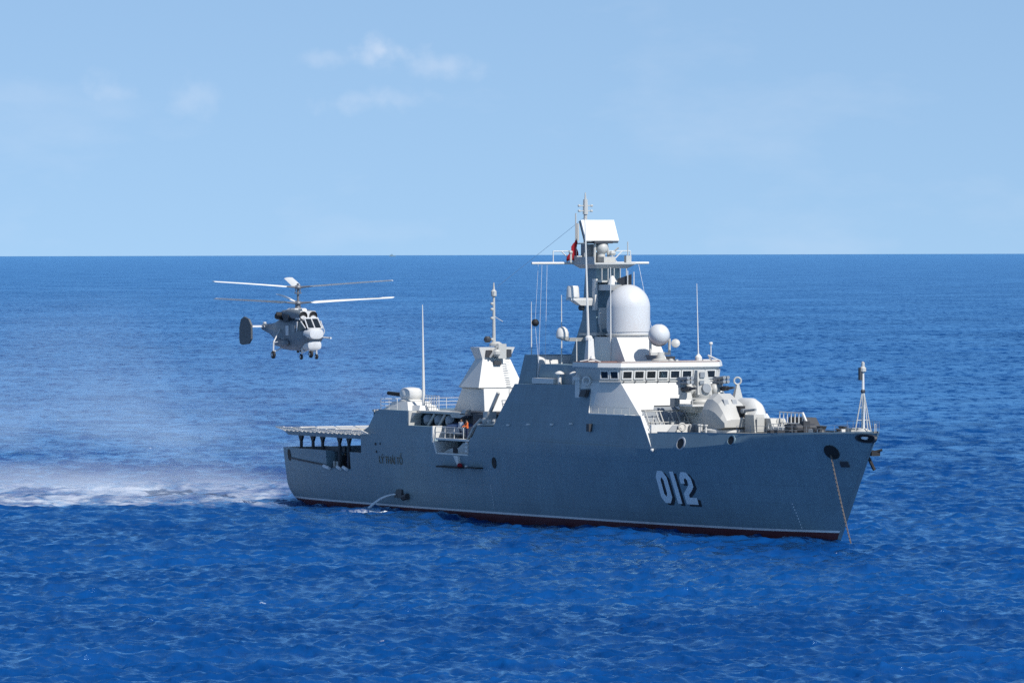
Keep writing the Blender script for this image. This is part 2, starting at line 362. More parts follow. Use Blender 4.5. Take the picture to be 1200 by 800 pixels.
    inv = N(t, 'ShaderNodeMath', operation='MULTIPLY_ADD'); L(mx.outputs[0], inv.inputs[0]); inv.inputs[1].default_value = -SEA_K; inv.inputs[2].default_value = SEA_K
    nk2 = noise((0.07, 0.035, 1), 4, 0.6, (14, 3, 0)); nk = noise((0.42, 0.14, 1), 8, 0.80, (4, 8, 0)); fk = mul(mul(fr.outputs[0], inv.outputs[0]), mul(ramp(nk.outputs[0], 0.39, 0.63, 0.10, 2.1), ramp(nk2.outputs[0], 0.35, 0.65, 0.72, 1.28))); ms_ = N(t, 'ShaderNodeMixShader'); L(fk, ms_.inputs[0]); L(b.outputs[0], ms_.inputs[1]); L(gl.outputs[0], ms_.inputs[2])
    L(ms_.outputs[0], t.nodes['Material Output'].inputs['Surface'])
    me.materials.append(m)
    o = bpy.data.objects.new('sea', me); C.objects.link(o); o.location.z = -0.15
    tag(o, 'deep blue choppy open sea reaching to the horizon', 'sea', kind='structure')

build_sea()

# ------------------------------------------------------------------ the warship (local axes: x forward, y to port, z up from the waterline)
ship = empty('warship', (-17.245, 560.176, 0.0), R(-62.915))
tag(ship, 'grey frigate at anchor with number 012 on its bow, white radome and tall mast', 'warship')
UX = [1, 6, 12, 20, 30, 43, 55, 66, 75, 80, 85, 89, 92.5, 95.5, 98, 100, 101.2, 101.8]
BK = [5.65, 6.05, 6.25, 6.4, 6.5, 6.55, 6.6, 6.6, 6.5, 6.3, 5.85, 5.2, 4.35, 3.3, 2.2, 1.25, 0.6, 0.04]
B0 = [4.7, 5.3, 5.7, 5.9, 5.95, 5.9, 5.7, 5.2, 4.5, 3.9, 3.2, 2.5, 1.85, 1.3, 0.8, 0.42, 0.2, 0.02]
def zk_full(u): return interp(u, [1, 43, 75, 82, 88, 94, 98, 101.8], [6.5, 6.6, 6.95, 7.2, 7.7, 8.35, 8.68, 8.74])
def zd_full(u): return interp(u, [1, 76, 90, 101.8], [7.0, 8.25, 8.45, 8.82])
def smin(z): return 1.0 if z > 1.5 else 1.0+1.6*((1.5-z)/1.5)**1.6 if z > 0 else 2.6-z*1.2
def smax(z):
    q = max(z, -3)/8.8; return 95.5+6.3*(0.80*q+0.20*q*q)
def s_of(u, z): return u+(smin(z)-1.0)*max(0, (7-u)/6)**2+(smax(z)-101.8)*max(0, (u-88)/13.8)**1.15
def u_of(s, z):
    lo, hi = 1.0, 101.8
    for _ in range(40):
        m = (lo+hi)/2
        if s_of(m, z) < s: lo = m
        else: hi = m
    return lo
def hb_u(u, z):
    bk, b0 = interp(u, UX, BK), interp(u, UX, B0); zk = zk_full(u)
    if z < 0: return b0*(1+z*0.12)
    p = interp(u, [1, 40, 85, 101.8], [0.75, 0.9, 1.15, 1.1])
    if z <= zk: return b0+(bk-b0)*(z/zk)**p
    return bk-interp(u, [70, 76, 88, 96], [0.17, 0.30, 0.24, 0.05])*(z-zk)
def hb(s, z): return hb_u(u_of(s, z), z)
HW = lambda s, z: hb(min(s, 76), max(z, 0)) if z <= 7 else hb(min(s, 76), 7.0)-0.17*(z-7.0)

def build_hull():
    us = sorted(set([1, 2, 3, 4, 5, 6, 8, 10, 12, 15, 17.5, 19.75, 19.85]+list(np.arange(22, 101, 2.0))+[72.9, 73.1, 95.5, 97, 99, 100.6, 101.2, 101.5, 101.8]))
    rings = []; zz = []
    for u in us:
        aft = u < 19.8
        top = 5.0 if aft else (7.0 if u < 73 else zd_full(u))
        zk = 4.4 if aft else min(zk_full(u), top-0.06)
        zr = interp(u, [1, 30, 60, 102], [0.22, 0.32, 0.48, 0.62]); zs = [-3.2, -1.2, 0, zr, zr+0.17]+[zr+0.17+(zk-zr-0.17)*k/7 for k in range(1, 8)]+[top]
        half = [(s_of(u, z), hb_u(u, z), z) for z in zs]
        rings.append([(a, -b, z) for a, b, z in half]+[(a, b, z) for a, b, z in reversed(half)])
    mb = MB(); n = len(rings[0])
    vs = [mb.bm.verts.new(p) for r in rings for p in r]
    L = n//2
    for i in range(len(rings)-1):
        for j in range(n):
            a = (i*n+j, i*n+(j+1) % n, (i+1)*n+(j+1) % n, (i+1)*n+j)
            try: f = mb.bm.faces.new([vs[k] for k in a])
            except ValueError: continue
            jj = j if j < L-1 else (n-2-j if j < n-1 else -1)
            f.material_index = 1 if jj in (-1, 0, 1, 2) else 2 if jj == 3 else 0
            if j == L-1: f.material_index = 3
    mb.bm.faces.new(vs[:n][::-1]); mb.bm.faces.new(vs[-n:])
    o = mb.build('hull', [M['hull'], M['red'], M['stripe'], M['deck']], ship, smooth=12)
    cs = [MB().box(1.3, 19.6, -5.15, 5.15, 3.0, 6.0), MB().box(11.8, 17.2, -8, 8, 3.4, 6.0), MB().box(17.35, 19.45, -8, 8, 5.0-0.02, 5.9)]
    for sd in (-1, 1):
        a, b = (-8, -3.6) if sd < 0 else (3.6, 8)
        cs.append(MB().frus((35.7, 41.9, a, b, 5.35), (35.0, 42.6, a, b, 7.4)))
    cut(o, cs)
    for f in o.data.polygons: pass
    return o
hull = build_hull()
hull['label'] = 'flared grey steel hull with white boot stripe over dark red bottom'

def on_hull(s, z, off=0.03, side=-1): return Vector((s, side*(hb(s, z)+off), z))
def hull_disc(name, s, z, rs, rz, mat, off=0.04, parent=hull, rim=None, th=0.10, n=16):
    mb = MB()
    def ring(k, o): return [tuple(on_hull(s+k*rs*math.cos(a), z+k*rz*math.sin(a), o)) for a in [2*math.pi*i/n for i in range(n)]]
    mb.loft([ring(1, -th), ring(1, off)])
    if rim:
        mb.mi = 1
        mb.loft([ring(1.3, -0.05), ring(1.3, off+0.03), ring(1.02, off+0.03), ring(1.02, off-0.02)], caps=False)
    return mb.build(name, [mat, rim] if rim else mat, parent)
def hull_patch(name, poly, mat, off=0.03, parent=hull, th=0.06):
    """flat painted/raised shape on the shell: polygon in (s,z) metres"""
    mb = MB(); n = len(poly)
    vs = [tuple(on_hull(s, z, off)) for s, z in poly]+[tuple(on_hull(s, z, off-th)) for s, z in poly]
    mb.poly(vs, [tuple(range(n)), tuple(range(n, 2*n))[::-1]]+[(i, i+n, (i+1) % n+n, (i+1) % n) for i in range(n)])
    return mb.build(name, mat, parent)

hull_disc('porthole', 80.5, 7.5, 0.50, 0.42, M['black'], rim=M['canvas']); hull_disc('porthole', 87.6, 7.95, 0.40, 0.34, M['black'], rim=M['hull'])
hull_disc('side_scuttle', 46.9, 4.9, 0.42, 0.5, M['black']); hull_disc('mooring_pipe', 2.5, 4.3, 0.42, 0.55, M['black'])
hull_disc('side_scuttle', 23.0, 5.9, 0.16, 0.12, M['black']); hull_disc('side_scuttle', 24.0, 5.95, 0.1, 0.1, M['black']); hull_disc('side_scuttle', 23.1, 5.2, 0.13, 0.12, M['black'])
hull_disc('hawse_pipe', 97.6, 7.2, 0.62, 0.56, M['black'], off=0.10)
hull_patch('hull_bracket', [(98.0, 6.45), (98.7, 6.45), (98.7, 6.0), (98.0, 6.0)], M['dark'], 0.1)
MB().box(36.6, 41.0, -7, -6.30, 4.22, 4.36).box(42.2, 44.6, -7, -6.34, 4.30, 4.40).build('shell_slot', M['black'], hull)
r = MB()
for a, b, z0, z1 in [(3.0, 11.6, 4.02, 3.62)]:
    pts = [on_hull(a+(b-a)*k/10, z0+(z1-z0)*k/10, 0.03) for k in range(11)]; r.path(pts, 0.09)
r.build('rubbing_strake', M['dark'], hull)

# bow number: slab digits with a black drop shadow, as painted on the shell
def digit_paths():
    W, H = 1.75, 2.9
    zero = ([(0.0, 0.55), (0.45, 0), (1.25, 0), (1.7, 0.55), (1.7, 2.35), (1.25, 2.9), (0.45, 2.9), (0.0, 2.35)],
            [(0.62, 0.85), (0.8, 0.6), (0.9, 0.6), (1.08, 0.85), (1.08, 2.05), (0.9, 2.3), (0.8, 2.3), (0.62, 2.05)])
    one = [(0, 0), (0.62, 0), (0.62, 2.9), (0, 2.9)]
    two = [(0, 0), (1.75, 0), (1.75, 0.62), (0.72, 0.62), (0.72, 0.85), (1.35, 1.30), (1.75, 1.62), (1.75, 2.35), (1.3, 2.9), (0.45, 2.9), (0, 2.35), (0, 1.85),
           (0.6, 1.85), (0.6, 2.15), (0.75, 2.32), (1.0, 2.32), (1.13, 2.15), (1.13, 1.85), (0.0, 0.98)]
    return zero, one, two
zero, one, two = digit_paths()
S0, Z0, KX, KZ = 75.4, 2.42, 0.97, 0.93
def strips(pts_o, pts_i):
    n = len(pts_o); return [[pts_o[i], pts_o[(i+1) % n], pts_i[(i+1) % n], pts_i[i]] for i in range(n)]
def two_quads():
    o = [(0, 1.85), (0, 2.35), (0.45, 2.9), (1.3, 2.9), (1.75, 2.35), (1.75, 1.62), (1.35, 1.25), (0.72, 0.85), (0.72, 0.62)]
    i = [(0.6, 1.85), (0.6, 2.15), (0.75, 2.32), (1.0, 2.32), (1.13, 2.15), (1.13, 1.78), (0.55, 1.35), (0.0, 0.95), (0.0, 0.62)]
    q = [[o[k], o[k+1], i[k+1], i[k]] for k in range(len(o)-1)]
    q.append([(0, 0), (1.75, 0), (1.75, 0.62), (0, 0.62)]); return q
def digit(name, x0, quads, mat, off, dx=0.0, dz=0.0):
    mb = MB()
    for q in quads:
        P = [(S0+(x0+x)*KX+dx, Z0+z*KZ+dz) for x, z in q]
        m = 4
        g = [[None]*(m+1) for _ in range(m+1)]
        for a in range(m+1):
            for b in range(m+1):
                u, v = a/m, b/m
                s = (1-u)*(1-v)*P[0][0]+u*(1-v)*P[1][0]+u*v*P[2][0]+(1-u)*v*P[3][0]
                z = (1-u)*(1-v)*P[0][1]+u*(1-v)*P[1][1]+u*v*P[2][1]+(1-u)*v*P[3][1]
                g[a][b] = tuple(on_hull(s, z, off))
        for a in range(m):
            for b in range(m): mb.poly([g[a][b], g[a+1][b], g[a+1][b+1], g[a][b+1]], [(0, 1, 2, 3)])
    bmesh.ops.remove_doubles(mb.bm, verts=mb.bm.verts, dist=0.002)
    return mb.build(name, mat, hull)
for x0, q in ((0.0, strips(*zero)), (2.35, [one]), (3.65, two_quads())):
    digit('hull_number_shadow', x0, q, M['shadow'], 0.015, 0.36, -0.16)
    digit('hull_number', x0, q, M['number'], 0.03)

# ship's name on the quarter
def text_mesh(txt, size):
    cu = bpy.data.curves.new('t', 'FONT'); cu.body = txt; cu.size = size; cu.extrude = 0.01; cu.resolution_u = 2
    o = bpy.data.objects.new('t', cu); C.objects.link(o); bpy.context.view_layer.update()
    me = bpy.data.meshes.new_from_object(o.evaluated_get(bpy.context.evaluated_depsgraph_get())); bpy.data.objects.remove(o); return me
tm = text_mesh('LÝ THÁI TỔ', 1.0)
xs = [v.co.x for v in tm.vertices]; k = 4.9/(max(xs)-min(xs))
for v in tm.vertices:
    s = 23.6+(v.co.x-min(xs))*k; z = 4.18+v.co.y*0.95; v.co = on_hull(s, z, 0.04+v.co.z)
tm.materials.append(M['letter']); o = bpy.data.objects.new('name_lettering', tm); C.objects.link(o); o.parent = hull
# draught marks
for s0 in (46.0, 92.4):
    mb = MB()
    for k in range(9):
        z = 0.9+k*0.24; q = [(s0-k*0.03, z), (s0+0.10-k*0.03, z), (s0+0.10-k*0.03, z+0.1), (s0-k*0.03, z+0.1)]
        mb.poly([tuple(on_hull(a, b, 0.02)) for a, b in q], [(0, 1, 2, 3)])
    mb.build('draught_marks', M['stripe'], hull)
# anchor chain from the starboard hawse to the water, port anchor housed
mb = MB(); p0 = on_hull(97.6, 6.85, 0.25); p1 = Vector((101.1, -1.9, -0.4)); L = (p1-p0).length; n = int(L/0.17)
for k in range(n):
    f = k/n; c = p0.lerp(p1, f)-Vector((0, 0, 0.9*f*(1-f))); d = (p1-p0).normalized()
    sd = d.cross(Vector((0, 1, 0)) if k % 2 else Vector((1, 0, 0.3))).normalized()
    e = 0.05
    mb.path([c-d*0.10-sd*e, c+d*0.10-sd*e, c+d*0.10+sd*e, c-d*0.10+sd*e, c-d*0.10-sd*e], 0.024, n=5)
mb.build('anchor_chain', M['rust'], hull)
mb = MB(); a0 = on_hull(95.0, 7.1, 0.1, 1)
mb.tube(a0, a0+Vector((0.55, 0.5, -1.5)), 0.14)
mb.tube(a0+Vector((0.3, 0.1, -0.2)), a0+Vector((0.95, 1.0, 0.15)), 0.16, 0.1); mb.tube(a0+Vector((0.3, 0.9, -0.1)), a0+Vector((-0.5, 0.9, 0.0)), 0.16, 0.1)
mb.box(a0.x, a0.x+0.8, a0.y+0.1, a0.y+0.9, a0.z-0.35, a0.z+0.05)
mb.build('anchor', M['black'], hull)
mb = MB(); c = on_hull(100.3, 8.42, 0.0)
hull_disc('bow_fairlead', 101.0, 8.36, 0.62, 0.28, M['black'], off=0.14, rim=M['dark'])
hull_disc('fairlead_mouth', 101.0, 8.40, 0.26, 0.12, M['stripe'], off=0.20, th=0.04)
# cooling water outlet with its stream
mb = MB(); c = on_hull(27.6, 1.45, 0)
mb.frus((26.9, 28.3, -6.45, -5.9, 1.15), (27.0, 28.1, -6.25, -5.9, 1.9)); mb.tube((28.6, -6.35, 1.2), (29.4, -6.3, 1.35), 0.28)
mb.build('discharge_outlet', M['dark'], hull)
mb = MB(); P = [Vector((27.2-3.2*f, -6.4-1.6*f, 1.45-1.7*f*f-0.1*f)) for f in [k/9 for k in range(10)]]
for k in range(9): mb.tube(P[k], P[k+1], 0.06+0.011*k, 0.06+0.011*(k+1), 7)
mb.build('water_stream', M['foam'], hull)
# scattered deck-edge lamps on the ship's side
for s, z in ((49.3, 8.2), (53.1, 8.35), (57.5, 8.45), (61.0, 8.6)):
    MB().box(s, s+0.45, -HW(s, z)-0.10, -HW(s, z)+0.1, z, z+0.14).build('side_lamp', M['white'], hull)
MB().box(64.6, 65.1, -HW(65, 8.5)-0.3, -HW(65, 8.5)+0.1, 8.1, 8.75).build('side_lamp', M['dark'], hull)
MB().ball((76.2, -HW(76, 6.8)-0.12, 6.85), 0.17, 8).build('side_lamp', M['white'], hull)
# bulwark plating of the forecastle: low lip at the deck edge
mb = MB()
for sd in (-1, 1):
    P = [(s, sd*(hb(s, zd_full(u_of(s, 8.4)))-0.02), zd_full(u_of(s, 8.4))) for s in np.linspace(76.2, 101.6, 40)]
    for a, b in zip(P[:-1], P[1:]):
        mb.poly([a, b, (b[0], b[1], b[2]+0.12), (a[0], a[1], a[2]+0.12), (a[0], a[1]-sd*0.12, a[2]+0.12), (b[0], b[1]-sd*0.12, b[2]+0.12)], [(0, 1, 2, 3), (3, 2, 5, 4)])
mb.build('deck_edge_coaming', M['hull'], hull)

# ---- mooring deck under the flight deck
md = MB().box(1.5, 19.4, -5.0, 5.0, 2.98, 3.02).build('mooring_deck', M['deck'], ship)
mb = MB()
for s in (5.0, 7.6, 9.7, 13.4, 15.4):
    for sd in (-1, 1):
        zb = 5.0 if s < 11.8 else 3.4
        mb.tube((s, sd*5.45, 3.0), (s, sd*5.45, 6.25), 0.16, n=8)
        mb.frus((s-0.12, s+0.12, sd*5.45-0.12, sd*5.45+0.12, 5.7), (s-0.45, s+0.45, sd*5.45-0.12, sd*5.45+0.12, 6.25))
mb.build('deck_pillars', M['dark'], md)
def winch(s, t):
    mb = MB(); mb.tube((s, t-0.6, 3.6), (s, t+0.6, 3.6), 0.45, n=14); mb.tube((s, t-0.65, 3.6), (s, t-0.55, 3.6), 0.6, n=14); mb.tube((s, t+0.55, 3.6), (s, t+0.65, 3.6), 0.6, n=14)
    mb.box(s-0.7, s+0.7, t-0.8, t+0.8, 3.0, 3.2); mb.box(s-0.3, s+0.3, t+0.7, t+1.2, 3.1, 4.3); return mb
for s, t in ((13.0, -3.8), (15.6, -3.4), (13.8, 0.6)): winch(s, t).build('mooring_winch', M['dark'], md)
mb = MB()
for s, t, h in ((12.4, -4.6, 1.5), (14.6, -4.4, 1.9), (16.4, -4.7, 1.3), (17.0, -3.6, 2.4), (15.9, -2.0, 2.6), (12.9, -2.4, 2.0)):
    mb.box(s-0.35, s+0.35, t-0.3, t+0.3, 3.0, 3.0+h)
mb.build('deck_locker_and_gap', M['dark'], md)
mb = MB()
for s in (12.4, 13.1, 16.5, 17.6): mb.tube((s, -5.5, 3.4), (s, -5.5, 4.0), 0.16, n=8)
mb.build('bollard', M['grey'], md)
mb = MB()
for a, b in ((11.5, 12.8), (14.4, 15.2), (15.7, 16.6)): mb.tube((a, -6.2, 3.55), (b, -6.25, 3.35), 0.16, n=7)
mb.build('mooring_rope', M['stripe'], md)
MB().box(17.3, 19.6, -6.1, -5.3, 3.2, 5.0).build('side_locker', M['mid'], md)
MB().box(9.8, 14.2, -5.35, -5.15, 4.9, 5.35).build('spray_screen', M['dark'], md)
MB().box(19.2, 19.7, -5.2, 5.2, 3.0, 6.2).build('aft_bulkhead', M['dark'], md)

# ---- flight deck with its safety nets
fd = MB().frus((3.3, 21.0, -6.0, 6.0, 6.22), (2.6, 21.4, -6.15, 6.15, 6.62)).build('flight_deck', M['hull'], ship)
mb = MB().box(2.7, 21.2, -6.1, 6.1, 6.62, 6.66); mb.build('deck_surface', M['helideck'], fd)
mb = MB()
for s in np.arange(3.0, 20.5, 1.9):
    for sd in (-1, 1):
        z1 = 6.95+0.12*random.random(); w = 1.0+0.15*random.random()
        a, b = (s, sd*6.15, 6.6), (s, sd*(6.15+w), z1); c, d = (s+1.75, sd*(6.15+w), z1+0.05), (s+1.75, sd*6.15, 6.6)
        mb.path([a, b, c, d], 0.05, 5); mb.tube((s+0.9, sd*6.15, 6.6), (s+0.9, sd*(6.15+w), z1), 0.035, n=5)
        for q in (0.3, 0.5, 0.7, 0.88):
            mb.tube((s, sd*(6.15+w*q), 6.6+(z1-6.6)*q), (s+1.75, sd*(6.15+w*q), 6.6+(z1-6.6)*q), 0.035, n=4)
for t in np.arange(-6, 5.9, 2.0):
    a, b, c, d = (2.6, t, 6.6), (1.1, t, 6.85), (1.1, t+1.8, 6.85), (2.6, t+1.8, 6.6); mb.path([a, b, c, d], 0.05, 5)
    for q in (0.25, 0.5, 0.75): mb.tube((2.6-1.5*q, t, 6.6+.25*q), (2.6-1.5*q, t+1.8, 6.6+.25*q), 0.035, n=4)
mb.build('safety_net', M['white'], fd)
mb = MB().frus((20.3, 22.6, -4.4, 4.4, 6.6), (21.5, 22.8, -4.0, 4.0, 7.9)).frus((20.9, 22.6, -5.3, -4.4, 6.6), (21.9, 22.8, -5.2, -4.4, 7.5)); mb.build('deck_ramp', M['white'], fd)

# ---- after deckhouse
hg = MB().prism([(20.0, 6.98), (21.2, 7.4), (22.2, 8.7), (22.9, 9.05), (29.3, 9.05), (29.3, 7.75), (35.05, 7.75), (35.05, 6.98)], HW).build('after_deckhouse', M['hull'], ship)
mb = MB().box(21.6, 22.9, -5.9, -4.2, 8.25, 8.95).box(21.5, 21.9, -6.0, -4.1, 8.8, 9.0); mb.build('control_cabin', M['grey'], hg)
MB().box(21.56, 21.62, -5.7, -4.4, 8.35, 8.75).box(21.7, 22.6, -5.96, -5.9, 8.35, 8.75).build('cabin_window', M['glass'], hg)
mb = MB().box(29.3, 38.2, -5.4, 5.4, 8.88, 9.08).box(29.32, 29.55, -HW(29, 8)+0.02, -5.0, 7.75, 9.06)
mb.frus((29.5, 29.6, -5.95, -5.2, 8.3), (29.5, 30.4, -5.9, -5.2, 8.9)).frus((36.6, 38.2, -5.4, -4.6, 8.6), (36.2, 39.4, -5.4, -4.6, 8.9)).frus((38.2, 39.2, -5.4, -4.9, 9.0), (38.9, 39.5, -5.4, -4.9, 9.35))
mb.build('roof_overhang', M['grey'], hg)
MB().box(29.4, 40.6, -3.5, 3.5, 7.4, 9.0).build('inner_bulkhead', M['mid'], hg)
MB().frus((33.5, 41.8, -4.6, 3, 7.9), (34.0, 41.0, -4.3, 3, 9.1)).build('shaded_deckhouse_side', M['dark'], hg)  # dark paint stands for the shaded side of the after deckhouse
mb = MB()
for s in (31.0, 33.2, 35.4): mb.lathe((s, -4.9, 8.2), [(0.1, -0.5), (0.42, -0.45), (0.5, 0), (0.42, 0.45), (0.1, 0.5)], (0.6, -0.5, 0.5), 12)
mb.build('canvas_bundle', M['canvas'], hg)
mb = MB()
for s in (32.1, 34.2): mb.tube((s, -5.5, 7.8), (s+0.9, -5.3, 8.85), 0.13, n=6)
mb.build('stay', M['grey'], hg)
# rails on the after house roof
mb = MB(); zt = 9.06
mb.rail([(23.1, 5.8, zt), (23.1, -5.9, zt), (26.5, -5.9, zt)], 0.95, 0.028)
mb.build('guard_rail', M['white'], hg)
mb = MB().rail([(28.6, -4.2, zt), (31.6, -4.2, zt)], 1.35, 0.035, 4, 0.5).rail([(31.5, 3.0, zt), (36.0, 3.0, zt)], 1.6, 0.035, 4, 0.7); mb.build('guard_rail', M['white'], hg)
# aft close-in gun
cg = MB().frus((22.9, 28.2, -5.6, -2.6, 9.0), (24.3, 27.2, -5.2, -3.0, 9.8)).frus((27.6, 29.6, -5.2, -3.2, 9.05), (27.6, 29.2, -4.9, -3.4, 9.5)).build('aft_gun', M['white'], ship)
cg['label'] = 'small white domed gun aft with dark barrels pointing astern'
MB().lathe((25.7, -4.1, 9.75), [(1.05, 0), (1.1, 0.15), (0.85, 0.25), (0.98, 0.4), (1.05, 0.7), (0.98, 1.05), (0.75, 1.25), (0.3, 1.33), (0, 1.34)], n=24).build('gun_dome', M['white'], cg)
MB().tube((25.0, -4.3, 10.35), (22.2, -4.7, 10.5), 0.2, 0.17, 10).build('gun_barrel', M['black'], cg)

# ---- boat bay amidships, starboard
bb = MB().box(35.6, 42.2, -6.5, -3.7, 6.62, 6.80).box(34.98, 35.22, -6.62, -4.0, 6.4, 7.85).frus((35.62, 35.85, -6.5, -4.2, 5.36), (35.0, 35.25, -6.56, -4.2, 6.6)).box(35.8, 41.9, -6.45, -6.25, 5.36, 5.5).build('boat_bay', M['white'], ship)
mb = MB().poly([(36.4, -6.2, 5.5), (41.9, -6.2, 5.5), (42.1, -6.3, 6.55), (40.6, -6.3, 6.45), (39.6, -6.25, 6.0), (38.0, -6.2, 5.9)], [(0, 1, 2, 3, 4, 5)])
mb.poly([(36.4, -6.05, 5.5), (41.9, -6.05, 5.5), (42.1, -6.15, 6.55), (40.6, -6.15, 6.45), (39.6, -6.1, 6.0), (38.0, -6.05, 5.9)], [(5, 4, 3, 2, 1, 0)])
mb.build('angled_brace', M['grey'], bb)
MB().box(38.5, 39.4, -6.24, -6.18, 5.52, 6.1).build('brace_opening', M['black'], bb)
mb = MB().rail([(35.3, -6.35, 6.8), (40.8, -6.35, 6.8)], 1.0, 0.035, 2, 1.9); mb.build('guard_rail', M['white'], bb)
mb = MB()
for z in (5.7, 6.05, 6.4): mb.box(41.6, 42.0, -6.6, -6.2, z, z+0.16)
mb.build('step_rungs', M['white'], bb)
mb = MB().path([(41.0, -6.0, 6.8), (42.4, -6.1, 7.9), (43.2, -5.8, 8.6)], 0.16, 6).path([(42.6, -5.4, 7.6), (44.4, -5.4, 9.5), (45.4, -5.2, 11.0)], 0.17, 6).path([(43.0, -6.0, 8.1), (46.4, -5.9, 8.25)], 0.12, 6).box(42.4, 43.4, -5.9, -5.0, 7.0, 8.2)
mb.ball((44.2, -5.9, 8.5), 0.35, 8).ball((45.1, -5.9, 8.45), 0.3, 8).ball((45.9, -5.8, 8.5), 0.28, 8); mb.box(43.6, 44.4, -5.8, -4.9, 8.0, 9.3)
mb.build('boat_crane', M['grey'], bb)
MB().box(40.4, 43.0, -5.2, -3.0, 7.0, 9.0).build('crane_base', M['dark'], bb)
mb = MB().frus((40.1, 40.3, -6.6, -6.4, 4.4), (39.2, 40.2, -6.58, -6.3, 5.3)); mb.build('access_ladder', M['white'], hull)
MB().ball((40.6, -6.62, 4.45), 0.34, 10, (1.3, 0.5, 0.8)).build('fender', M['flagred'], hull); MB().ball((41.9, -6.62, 4.4), 0.16, 8).build('fender', M['white'], hull)

# ---- main superstructure flush with the sides
ms = MB().prism([(42.7, 6.98), (43.4, 8.0), (46.6, 8.05), (47.7, 9.6), (49.5, 11.85), (63.9, 12.0), (64.1, 9.62), (69.9, 9.60), (70.1, 8.15), (74.4, 8.15), (74.5, 6.9)], HW)
ms = ms.build('superstructure', [M['hull']], ship, smooth=15)
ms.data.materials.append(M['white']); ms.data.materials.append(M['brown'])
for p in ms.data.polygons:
    if p.normal.x > 0.5: p.material_index = 1  # forward faces get pale paint, standing for their sunlit side
for sd in (-1, 1):
    MB().plate([(69.8, 8.1), (69.8, 9.62), (73.2, 9.62), (75.9, 6.9), (73.6, 6.9)], lambda s, z: HW(s, z)+0.03, sd, 0.22).build('wing_bulwark', [M['hull']], ms)
    mb = MB(); pp = [(73.2, 9.64), (75.92, 6.88)]
    (s0, z0), (s1, z1) = pp; w0, w1 = HW(s0, z0)+0.04, HW(s1, z1)+0.04
    mb.poly([(s0, sd*w0, z0), (s1, sd*w1, z1), (s1+0.12, sd*w1, z1), (s0+0.12, sd*w0, z0), (s0, sd*(w0-0.34), z0), (s1, sd*(w1-0.34), z1), (s1+0.12, sd*(w1-0.34), z1), (s0+0.12, sd*(w0-0.34), z0)],
            [(0, 1, 2, 3), (4, 7, 6, 5), (0, 4, 5, 1), (3, 2, 6, 7), (0, 3, 7, 4), (1, 5, 6, 2)])
    mb.build('bulwark_lit_edge', M['white'], ms)  # pale strip paints in the sunlit forward edge of the bulwark
MB().box(64.2, 70.6, -HW(68, 9.6)-0.04, -HW(68, 9.6)+0.25, 9.56, 9.66).build('deck_edge', M['white'], ms)
MB().rail([(64.4, -6.05, 9.66), (71.2, -6.0, 9.66)], 0.55, 0.02, 1, 1.3).build('guard_rail', M['grey'], ms)
# exhaust casing on the upper deck
ex = MB().frus((48.6, 52.0, -4.9, 4.9, 11.8), (49.1, 51.4, -4.5, 4.5, 14.38)).build('exhaust_casing', [M['hull']], ms)
MB().frus((52.05, 52.2, -4.8, -3.9, 11.95), (51.45, 51.6, -4.42, -3.9, 14.3)).frus((52.0, 52.15, -4.8, 4.8, 11.95), (51.42, 51.55, -4.4, 4.4, 14.3)).build('casing_lit_front', M['white'], ms)  # pale plates over the grey casing paint its forward face as sunlit
MB().frus((52.2, 61.6, -4.9, 4.9, 11.9), (52.6, 61.2, -4.7, 4.7, 13.62)).build('upper_deckhouse', M['hull'], ms)
MB().box(52.7, 60.2, 1.5, 4.4, 13.6, 14.3).box(54, 57, -1.2, 1.4, 13.6, 14.15).build('exhaust_uptake', M['dark'], ms)
MB().box(52.6, 56.6, -5.6, -4.95, 11.95, 12.42).build('deck_ledge', M['white'], ms)
mb = MB()
for s in (57.2, 59.9): mb.tube((s, -5.3, 11.95), (s, -5.3, 12.9), 0.16, n=8); mb.lathe((s, -5.3, 12.8), [(0.1, 0), (0.42, 0.02), (0.42, 0.12), (0.15, 0.28), (0, 0.3)], n=12)
mb.build('mushroom_vent', M['white'], ms)
mb = MB()
for s, r_ in ((61.6, 0.33), (61.9, 0.26)): pass
mb.frus((61.3, 62.1, -5.6, -5.0, 12.0), (61.4, 62.0, -5.5, -5.0, 13.7)).box(61.2, 62.0, -5.9, -5.5, 9.9, 12.4).lathe((61.6, -5.75, 12.4), [(0.5, 0), (0.5, 0.25), (0.2, 0.5), (0, 0.5)], n=12)
mb.frus((60.9, 61.7, -4.9, -4.2, 13.6), (61.2, 61.6, -4.8, -4.3, 15.9)); mb.ball((61.3, -4.6, 15.9), 0.35, 10)
mb.build('signal_post', M['white'], ms)

